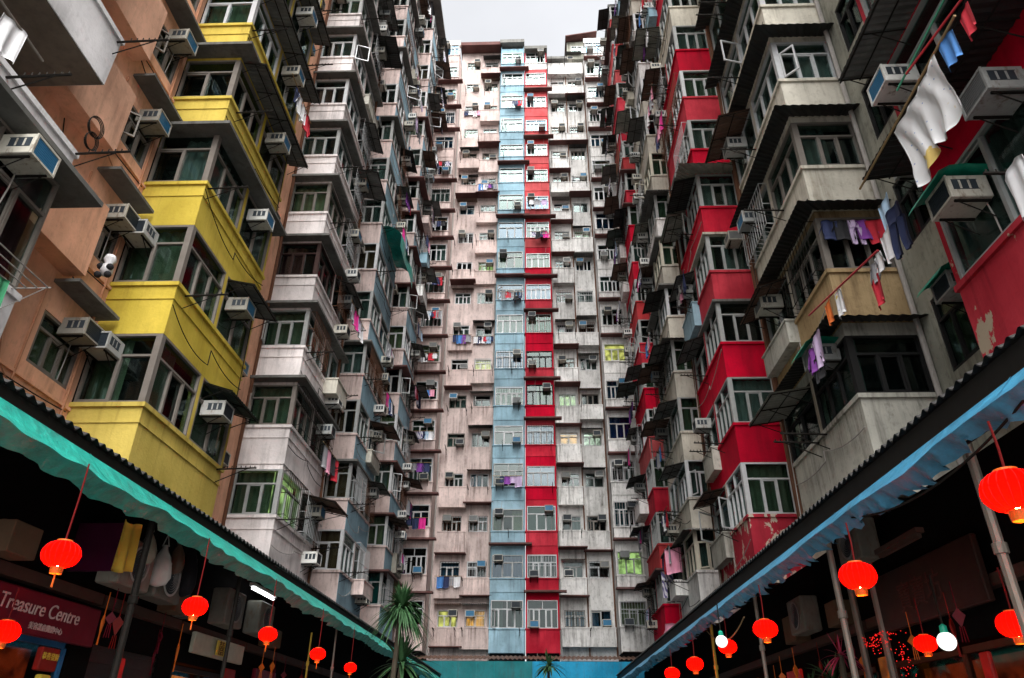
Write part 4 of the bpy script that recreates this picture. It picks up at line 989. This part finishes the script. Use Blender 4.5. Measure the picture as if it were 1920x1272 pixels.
sub('lamp_fitting', MB().box(-5.75, -5.65, 14.65, 16.05, 4.26, 4.32).mesh('lamp_fitting', 'casing_white'), o)

# ------------------------------------------------------------------ shops under the awnings
def text_mesh(body, size, mat, shear=0., ext=.004):
    c = bpy.data.curves.new('lettering', 'FONT'); c.body = body; c.size = size; c.extrude = ext; c.shear = shear; c.align_x = 'CENTER'
    o = bpy.data.objects.new('lettering', c); COL.objects.link(o); bpy.context.view_layer.update()
    me = bpy.data.meshes.new_from_object(o.evaluated_get(bpy.context.evaluated_depsgraph_get()))
    bpy.data.objects.remove(o); bpy.data.curves.remove(c)
    for v in me.vertices: x, y, z = v.co; v.co = (x, -z, y)
    me.materials.clear(); me.materials.append(MATS[mat]); me.name = 'lettering'; return me
lr = math.pi / 2
def shop(name, label, side, x, y0, y1, parts):
    e = empty(name, (x, (y0 + y1) / 2, 0), label, 'shop front', 'shops under the awnings'); s = side
    a, c = (x - .25, x) if s < 0 else (x, x + .25)
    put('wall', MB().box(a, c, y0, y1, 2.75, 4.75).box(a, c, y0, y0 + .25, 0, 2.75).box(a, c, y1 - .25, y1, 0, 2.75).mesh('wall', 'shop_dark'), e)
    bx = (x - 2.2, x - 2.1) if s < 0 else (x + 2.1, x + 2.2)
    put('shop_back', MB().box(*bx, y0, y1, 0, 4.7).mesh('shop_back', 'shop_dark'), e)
    put('beam', MB().box(*((x, x + .14) if s < 0 else (x - .14, x)), y0 + .03, y1 - .03, 3.22, 3.36).mesh('beam', 'shop_beam'), e)
    b = MB(); k = 0
    if 'shutter' in parts:
        for q in range(34): b.box(*((x - .1, x - .06 + .012 * (q % 2)) if s < 0 else (x + .06 - .012 * (q % 2), x + .1)), y0 + .25, y1 - .25, .05 + q * .08, .13 + q * .08)
        put('shutter', b.mesh('shutter', 'corrugated_dark'), e)
    if 'door' in parts:
        for y in (y0 + .3, y0 + .3 + (y1 - y0 - .6) * .45, y1 - .36): b.box(*((x - .1, x - .02) if s < 0 else (x + .02, x + .1)), y, y + .06, 0, 2.7)
        b.box(*((x - .1, x - .02) if s < 0 else (x + .02, x + .1)), y0 + .3, y1 - .3, 2.62, 2.7)
        put('door_frame', b.mesh('door_frame', parts['door']), e)
        xx = x - .5 if s < 0 else x + .5
    if 'glow' in parts:
        g = MB().box(*((x - .45, x - .42) if s < 0 else (x + .42, x + .45)), y0 + .4, y1 - .4, .6, 2.6).mesh('lit_display', parts['glow']); put('lit_display', g, e)
        put('display_glass', MB().box(*((x - .06, x - .05) if s < 0 else (x + .05, x + .06)), y0 + .3, y1 - .3, .4, 2.65).mesh('display_glass', 'window_glass'), e)
    return e
shop('shop_front', 'dark beauty shop front under the maroon signboard', -1, -6.25, 5.0, 10.4, {'door': 'blue_frame', 'glow': 'lit_dim'})
shop('shop_front', 'shuttered dark shop front behind the hanging bags', -1, -6.25, 10.4, 12.9, {'shutter': 1})
shop('shop_front', 'shop front with an orange lit display under a pale sign', -1, -6.25, 12.9, 16.0, {'glow': 'lit_display', 'door': 'black_frame'})
shop('shop_front', 'dim red wooden shop front by the last teal side lanterns', -1, -6.25, 16.0, 22.0, {'glow': 'lit_dim', 'door': 'shop_wood_frame'})
shop('shop_front', 'dark shop front behind the palm', -1, -6.25, 22.0, 41.0, {'shutter': 1})
shop('shop_front', 'very dark shop front behind the largest lantern', 1, 5.45, 3.0, 8.2, {'shutter': 1})
shop('shop_front', 'dark shop with wooden signboard and red beads', 1, 5.45, 8.2, 12.6, {'door': 'shop_wood_frame', 'glow': 'lit_dim'})
shop('shop_front', 'dim plant filled shop front in the middle of the blue awning', 1, 5.45, 12.6, 18.0, {'door': 'shop_wood_frame', 'glow': 'lit_dim'})
shop('shop_front', 'dark shop front at the far end of the blue awning', 1, 5.45, 18.0, 41.0, {'glow': 'lit_dim'})
def sign(p, rz, w, h_, mat, label, texts, th=.08, name='signboard'):
    o = put(name, MB().bbox(-w / 2, w / 2, 0, th, 0, h_, .012).mesh(name, mat), None, p, rz); tag(o, label, 'sign')
    for body, size, x, z, m, sh in texts: sub('lettering', text_mesh(body, size, m, sh), o, (x, -.006, z))
    return o
sign((-6.05, 8.45, 2.66), lr, 3.7, .48, 'sign_maroon', 'maroon signboard lettered treasure centre over the shop door', [('Beauty Treasure Centre', .235, .22, .22, 'letter_pale', .15), ('美容護膚纖體中心', .085, .75, .07, 'letter_pale', 0)])
sign((-6.1, 9.55, 3.52), 0, 1.12, .64, 'sign_purple', 'dark purple board hanging behind the nearest red lantern', [])
sign((-6.0, 14.45, 2.90), lr, 2.35, .34, 'sign_pale', 'pale shop sign with a small yellow plate', [])
o = put('sign_plate', MB().bbox(-.2, .2, 0, .02, 0, .25, .005).mesh('sign_plate', 'sign_yellow'), None, (-5.93, 14.3, 2.94), lr); tag(o, 'small yellow plate with dark characters on the pale sign', 'sign')
sub('lettering', text_mesh('囍', .26, 'letter_dark'), o, (0, -.004, .03))
sign((-6.0, 9.38, 2.30), lr, .36, .26, 'sign_red', 'small red notice with gold border in the beauty shop doorway', [('恭喜發財', .085, 0, .13, 'letter_gold', 0)])
sign((-5.98, 9.38, 2.02), lr, .2, .24, 'sign_yellow', 'small yellow notice under the red one in the doorway', [])
sign((5.2, 10.35, 3.05), -lr, 3.0, .78, 'shop_wood_panel', 'dark wooden signboard with three faint characters', [('寶寶坊', .42, -.05, .22, 'letter_faint', 0)])
sign((-5.95, 15.0, 2.55), lr, .5, .22, 'sign_red', 'small red paper notice below the pale sign', [])
sign((-5.95, 17.0, 2.6), lr, 1.3, .3, 'sign_maroon', 'dim maroon shop sign beyond the pale one', [])
condenser((-5.85, 10.0, 3.38), lr, 'white condenser unit on the beam beside the purple board')
condenser((-5.85, 11.0, 3.38), lr, 'white condenser unit on the beam next to the dark post')
condenser((-5.95, 15.6, 3.45), lr, 'pale condenser unit under the lit tube lamp')
condenser((-5.95, 13.9, 3.40), lr, 'narrow grey white condenser unit above the pale sign')
condenser((5.2, 11.6, 4.05), -lr, 'dark grey condenser unit above the wooden signboard')
condenser((5.2, 14.6, 3.4), -lr, 'brownish condenser unit deep under the blue awning')
o = put('lamp_fitting', MB().box(4.5, 4.6, 8.7, 9.9, 3.80, 3.86).box(4.52, 4.58, 8.75, 9.85, 3.75, 3.80).mesh('lamp_fitting', 'shop_beam')); tag(o, 'unlit pale tube lamp fitting above the wooden signboard', 'lamp fitting')
def bag(p, mat, label, sc=1., sq=1.):
    b = MB(); r = random.Random(int(p[1] * 100))
    prof = [(.03, .34), (.05, .28), (.12, .16), (.17, .02), (.18, -.12), (.13, -.22), (.02, -.25)]
    b.lathe(prof, 12); b.v = [(x * (1 + r.uniform(-.1, .1)), y * .6 * (1 + r.uniform(-.1, .1)), z * sq) for x, y, z in b.v]
    o = put('carrier_bag', b.mesh('carrier_bag', mat, smooth=True), None, p); o.scale = (sc,) * 3; tag(o, label, 'bag', 'bags hanging under the awning')
    sub('bag_handle', MB().tube([(-.05, 0, .32 * sq), (0, 0, .5 * sq), (.05, 0, .32 * sq)], .01, 5).mesh('bag_handle', mat), o)
bag((-5.5, 10.55, 3.75), 'bag_white', 'white plastic bag hanging above the second lantern', 1.0)
bag((-5.5, 10.05, 3.9), 'bag_pale', 'pale clear bag hanging beside the yellow cloth', .8)
bag((-5.5, 10.95, 3.95), 'bag_dull', 'dull brownish bag hanging beside the white one', .8)
bag((-5.5, 11.4, 3.85), 'bag_dark', 'black bag hanging under the teal awning', 1.0, 1.4)
garment('towel', 'yellow', (-5.5, 9.55, 4.15), lr, 'hanging beside the plastic bags under the teal awning', .75)
def plant(p, n, ln, label, mats=('leaf_green', 'leaf_stem'), name='potted_plant', up=.6, seed=1, droop=.5, wid=.05):
    e = empty(name, p, label, 'plant'); r = random.Random(seed); b = MB()
    for k in range(n):
        a = r.uniform(0, 6.283); el = r.uniform(-.35, 1.35) if up < .8 else r.uniform(.2, 1.4); L = ln * r.uniform(.7, 1.15); d = Vector((math.cos(a) * math.cos(el), math.sin(a) * math.cos(el), math.sin(el)))
        sd_ = d.cross(Vector((0, 0, 1))).normalized(); P = Vector((0, 0, 0)); pts = []
        for i in range(6):
            t = i / 5; q = d * L * t + Vector((0, 0, -droop * L * t * t * math.cos(el))); ww = wid * math.sin(math.pi * min(.97, t * .8 + .2)) 
            pts.append((q - sd_ * ww, q + Vector((0, 0, -.25 * ww)), q + sd_ * ww))
        for i in range(5):
            for j in (0, 1): b.quad(tuple(pts[i][j]), tuple(pts[i][j + 1]), tuple(pts[i + 1][j + 1]), tuple(pts[i + 1][j]))
    c = put('crown', b.mesh('crown', mats[0]), e, p)
    if p[2] > .3: put('trunk', MB().tube([(-.22, .1, -p[2]), (-.12, .05, -p[2] * .6), (-.02, 0, -.3), (0, 0, .03)], .075, 8, r1=.04).mesh('trunk', mats[1]), e, p)
    return e
plant((-2.95, 16.2, 4.05), 260, .72, 'tall spiky palm standing before the far end of the teal awning', name='palm_tree', seed=4, wid=.026, droop=.8)
plant((-2.9, 16.4, 3.0), 40, .8, 'low leafy shrub at the foot of the palm', seed=5, wid=.05, name='shrub')
plant((.42, 33.0, 4.35), 46, .75, 'small leafy plant before the blue hoarding', seed=6, wid=.05, name='shrub')
plant((4.55, 12.4, 2.45), 40, .5, 'leafy green potted plant in the dim shop beside the beads', seed=8, wid=.045)
plant((4.55, 11.9, 2.75), 26, .45, 'thin red leaved plant in the dim shop', ('leaf_red', 'leaf_stem'), seed=9, wid=.016)
plant((4.6, 13.6, 2.35), 30, .5, 'drooping dark green plant deeper in the dim shop', seed=10, wid=.03)
b = MB(); r = random.Random(5)
for k in range(130):
    y = r.uniform(10.9, 12.3); z = 3.05 - abs(r.gauss(0, .12)) - (.55 * r.random() if y < 11.3 else 0); i = len(b.v); c = Vector((5.1 + r.uniform(-.05, .05), y, z)); q = .008
    b.v += [tuple(c + Vector(v) * q) for v in ((1, 0, 0), (-1, 0, 0), (0, 1, 0), (0, -1, 0), (0, 0, 1), (0, 0, -1))]
    b.f += [(i, i + 2, i + 4), (i + 2, i + 1, i + 4), (i + 1, i + 3, i + 4), (i + 3, i, i + 4), (i + 2, i, i + 5), (i + 1, i + 2, i + 5), (i + 3, i + 1, i + 5), (i, i + 3, i + 5)]; b.m += [0] * 8
o = put('fairy_lights', b.mesh('fairy_lights', 'red_bead')); tag(o, 'cluster of tiny red fairy lights hung in the shop doorway', 'fairy lights')
for k, (y, z0, z1) in enumerate(((11.75, 2.2, 4.4), (12.6, 2.4, 4.3))):
    o = put('wall_pipe', MB().tube([(5.2, y, z0), (5.2, y, z1 - .3), (5.35, y + .25, z1)], .06, 8).mesh('wall_pipe', 'metal_pole')); tag(o, ['brown pipe rising beside the wooden signboard', 'brown pipe rising above the red leaved plant'][k], 'pipe')
def cable(pts, label, mat='black_iron', r=.012):
    P = []
    for (a, c), sag in pts:
        for i in range(13):
            t = i / 12; q = Vector(a) * (1 - t) + Vector(c) * t; q.z -= sag * 4 * t * (1 - t); P.append(q)
    o = put('cable', MB().tube(P, r, 5).mesh('cable', mat)); tag(o, label, 'cable')
cable([(((3.75, 5.0, 3.95), (3.75, 8.8, 4.0)), .25)], 'thin sagging cable hung along the nearest part of the blue awning')
cable([(((3.75, 14.0, 3.6), (3.9, 17.9, 3.85)), .3)], 'pale looping cable between the globe lamp and the yellowish post', 'bamboo')
for k, (y, z) in enumerate(((7.0, 3.9), (11.0, 3.55), (15.0, 3.5))):
    pass

for k, (y, z, q) in enumerate(((8.7, 10.75, .17), (8.72, 10.45, .14))):
    t = MB()
    for j in range(3): t.tube([(.02 * j + .015 * math.sin(a), q * (1 + .06 * j) * math.cos(a), q * (1 + .06 * j) * math.sin(a)) for a in [i * 6.2832 / 20 for i in range(21)]], .009, 5)
    o = put('wire_coil', t.mesh('wire_coil', 'black_iron'), None, (LF + .05, y, z)); tag(o, ['upper coil of black wire hung between the near white balconies', 'lower coil of black wire hung between the near white balconies'][k], 'wire coil')
# shop goods: paper ornaments, boxes on the beams, small lit menu boards
def ornament(p, mat, k, label):
    q = MB(); L = .16 + .05 * (k % 3)
    q.poly([(0, 0), (.07, -.08), (0, -L), (-.07, -.08)], -.012, .012); q.tube([(0, 0, 0), (0, 0, .3)], .006, 4)
    for t in (-.02, 0, .02): q.tube([(t, 0, -L + .01), (t * 1.6, 0, -L - .16)], .006, 4)
    o = put('paper_ornament', cached(('orn', mat, k % 3), lambda: q.mesh('paper_ornament', mat)), None, p, R.uniform(0, 3)); tag(o, label, 'paper ornament', 'paper ornaments hung in the shop fronts')
for side, x, ys in ((-1, -5.9, (9.9, 10.1, 10.35, 12.0, 12.2, 12.45, 16.4, 16.9, 17.5, 18.2, 19.4, 20.3)), (1, 5.1, (6.9, 9.0, 9.3, 10.9, 12.7, 13.0, 13.4, 14.3, 15.2, 16.0, 17.2))):
    for k, y in enumerate(ys):
        mt = pick(['sign_maroon', 'sign_red', 'lantern_gold', 'sign_maroon']); cn = {'sign_maroon': 'maroon', 'sign_red': 'red', 'lantern_gold': 'golden'}[mt]
        ornament((x + R.uniform(-.25, .25), y, R.uniform(2.75, 3.1)), mt, k, f'{cn} paper ornament, {ORD[k]} along the {"teal" if side < 0 else "blue"} awning shops')
def carton(p, rz, w, d, hh, mat, label):
    o = put('carton', MB().bbox(-w / 2, w / 2, -d / 2, d / 2, 0, hh, .008).box(-w / 2 - .001, w / 2 + .001, -.03, .03, hh * .3, hh + .001).mesh('carton', mat), None, p, rz); tag(o, label, 'carton', 'cartons stored above the shops')
for x, y, z, w, hh, mat, label in ((-5.95, 8.0, 3.37, .5, .35, 'carton_brown', 'brown carton on the beam left of the purple board'), (-5.95, 12.1, 3.37, .45, .4, 'carton_brown', 'brown carton on the beam above the shutter'), (-5.95, 12.6, 3.37, .35, .28, 'casing_dull', 'grey carton on the beam above the shutter'),
    (-5.95, 16.9, 3.37, .6, .35, 'carton_brown', 'brown carton on the beam past the tube lamp'), (5.25, 13.4, 3.37, .5, .4, 'carton_brown', 'brown carton above the plants under the blue awning'), (5.25, 15.8, 3.37, .7, .5, 'carton_brown', 'large brown carton deep under the blue awning'), (-5.95, 6.9, 3.9, .6, .3, 'carton_brown', 'pale brown carton high in the dark at the near teal end')):
    carton((x, y, z), lr, w, .3, hh, mat, label)
for (x, y, z, rz, w, hh, mat, label) in ((-5.98, 11.0, 2.2, lr, .25, .4, 'menu_red', 'small glowing red menu board on the shutter'), (-5.98, 17.6, 2.45, lr, .9, .35, 'menu_amber', 'dim amber lit sign past the pale shop sign'), (-5.98, 20.6, 2.5, lr, 1.2, .4, 'menu_red', 'dim red lit sign at the palm end of the teal shops'),
    (5.2, 9.3, 2.25, -lr, .2, .3, 'menu_red', 'small red lit card beside the greenish globe'), (5.2, 12.0, 2.45, -lr, .35, .3, 'menu_amber', 'small amber lit card among the red fairy lights'), (5.2, 16.3, 2.6, -lr, .9, .3, 'menu_red', 'dim red lit sign deep under the blue awning'), (5.2, 19.6, 2.6, -lr, 1.2, .35, 'menu_amber', 'dim amber lit sign at the far blue end')):
    sign((x, y, z), rz, w, hh, mat, label, [], .05, 'menu_board')
# ------------------------------------------------------------------ washing that stands out in the photograph
def rod(a, c, mat, label, r=.018):
    if NP.get(label): return
    o = put('laundry_pole', MB().tube([a, c], r, 6).mesh('laundry_pole', mat)); tag(o, label, 'laundry pole', 'laundry poles near the camera')
NP = {}
rod((4.93, 5.6, 9.02), (4.99, 8.6, 9.01), 'bamboo', 'bamboo pole carrying the big white sheet')
def bigsheet():
    b = MB()
    def f(u, v):
        y = 6.12 + 1.30 * u; z = 9.0 - .05 * math.sin(u * 3.14) - (.86 + .16 * u + .07 * math.sin(u * 9)) * v
        return (4.93 + .06 * u - (.035 * math.sin(u * 24 + 3 * v + 1.2 * math.sin(v * 4)) + .007 * math.sin(u * 51 - 6 * v + 2 * math.sin(v * 7 + u * 4))) * (.3 + v) + .16 * v - .10 * v * v, y + .06 * math.sin(v * 5 + u * 9) * v - .12 * v * u, z)
    b.grid(f, 70, 22, .012); return b.mesh('sheet', 'cloth_printed', smooth=True)
o = put('sheet', bigsheet()); tag(o, 'big white printed sheet draped from a pole by the near red block', 'sheet', 'laundry hung out to dry')
garment('towel', 'blue', (4.95, 5.9, 9.0), -lr, 'beside the big white sheet', .5); garment('towel', 'red', (5.05, 5.6, 9.1), -lr, 'behind the big white sheet on the red block', .45)
rod((5.3, 7.2, 9.9), (5.75, 5.3, 10.1), 'red_pole', 'red pole sticking out above the big white sheet'); rod((5.3, 7.5, 9.9), (5.7, 6.3, 10.6), 'green_pole', 'green pole sticking out above the big white sheet')
rod((5.3, 9.15, 8.25), (5.3, 12.05, 8.83), 'red_pole', 'long red pole across the ochre balcony')
for (kind, c, y, z, sc) in (('towel', 'orange', 11.3, 8.66, .5), ('towel', 'printed', 10.85, 8.58, .55), ('towel', 'lavender', 12.1, 8.42, .8), ('shirt', 'purple', 12.4, 8.3, .7), ('shirt', 'black', 12.25, 8.05, .7)):
    garment(kind, c, (5.35, y, z), -lr, 'hanging from the long red pole by the ochre balcony' if c in ('orange', 'printed') else 'hung below the ochre balcony', sc)
for (kind, c, y, z, sc) in (('shirt', 'white', 9.75, 8.6, .5), ('shirt', 'grey', 9.95, 8.55, .5), ('towel', 'white', 9.35, 8.75, .6), ('towel', 'red', 10.0, 8.3, .6), ('trousers', 'navy', 9.0, 8.95, .95)):
    garment(kind, c, (5.6, y, z), -lr, 'between the near red block and the ochre balcony', sc)
garment('towel', 'pale blue', (5.7, 9.3, 9.35), -lr, 'between the near red block and the ochre balcony', .7)
for (kind, c, x) in (('shirt', 'navy', 6.2), ('shirt', 'black', 6.45), ('trousers', 'lavender', 6.7), ('shirt', 'purple', 6.9), ('towel', 'red', 7.1)):
    garment(kind, c, (x, 12.12, 11.2), 0, 'inside the ochre balcony under its canopy', .7)
garment('towel', 'white', (5.2, 6.05, 7.1), -lr, 'at the edge of the peeling red panel', .75)
garment('shirt', 'grey', (-7.3, 6.6, 7.25), lr, 'over the rail of the near grey balcony', .9)
garment('towel', 'green', (-7.3, 7.9, 7.1), lr, 'below the near balcony rail', .5)
garment('shirt', 'white', (-7.2, 6.8, 7.2), lr, 'below the near balcony rail', .9)
garment('towel', 'red', (-7.2, 7.5, 6.9), lr, 'below the near balcony rail', .45)
rod((-6.9, 5.4, 9.95), (-6.9, 6.64, 9.9), 'metal_pole', 'pale steel pole under the near white balcony')
garment('towel', 'white', (-6.9, 6.05, 9.92), lr, 'on the steel pole under the near white balcony', .7)
for (kind, c, y, z) in (('trousers', 'striped', 36.0, 8.0), ('towel', 'pink', 34.2, 8.6), ('shirt', 'pink', 35.8, 5.9)):
    garment(kind, c, (5.55, y - 4, z), 0, 'by the lowest windows of the far narrow red bays', 1.2)
o = put('tarpaulin', MB().grid(lambda u, v: (LF + .05 + .95 * v, 28.2 + 3.6 * u, 24.0 - .5 * v * v + .06 * math.sin(u * 14 + v * 3)), 40, 10, .0).grid(lambda u, v: (LF + 1.0 + .05 * math.sin(u * 9), 28.2 + 3.6 * u, 23.5 - .75 * v * (1 + .25 * math.sin(u * 8))), 40, 6).mesh('tarpaulin', 'teal_tarp', smooth=True)); tag(o, 'sea green tarpaulin draped high on the nearer pink bays', 'tarpaulin')
o = put('soft_toy', MB().lathe([(.001, .16), (.09, .13), (.12, .03), (.07, -.06), (.11, -.13), (.12, -.25), (.07, -.34), (.001, -.36)], 14).mesh('soft_toy', 'cloth_white', smooth=True), None, (-8.55, 11.5, 9.95)); tag(o, 'black and white ball shaped toys hanging beside the yellow bays', 'soft toy')
for dx, dz in ((-.1, -.16), (.1, -.18), (-.1, -.36), (.1, -.36)): sub('toy_paw', cached('paw', lambda: MB().lathe([(.07 * math.sin(math.pi * i / 7) + .0005, .07 * math.cos(math.pi * i / 7)) for i in range(8)], 10).mesh('toy_paw', 'cloth_black', smooth=True)), o, (dx, -.07, dz))
dups = {k: v for k, v in SEEN.items() if v > 1}
print('ACS', NAC[0], 'GARMENTS', NG[0], 'OBJECTS', len(bpy.data.objects), 'DUPS', len(dups), list(dups)[:12])
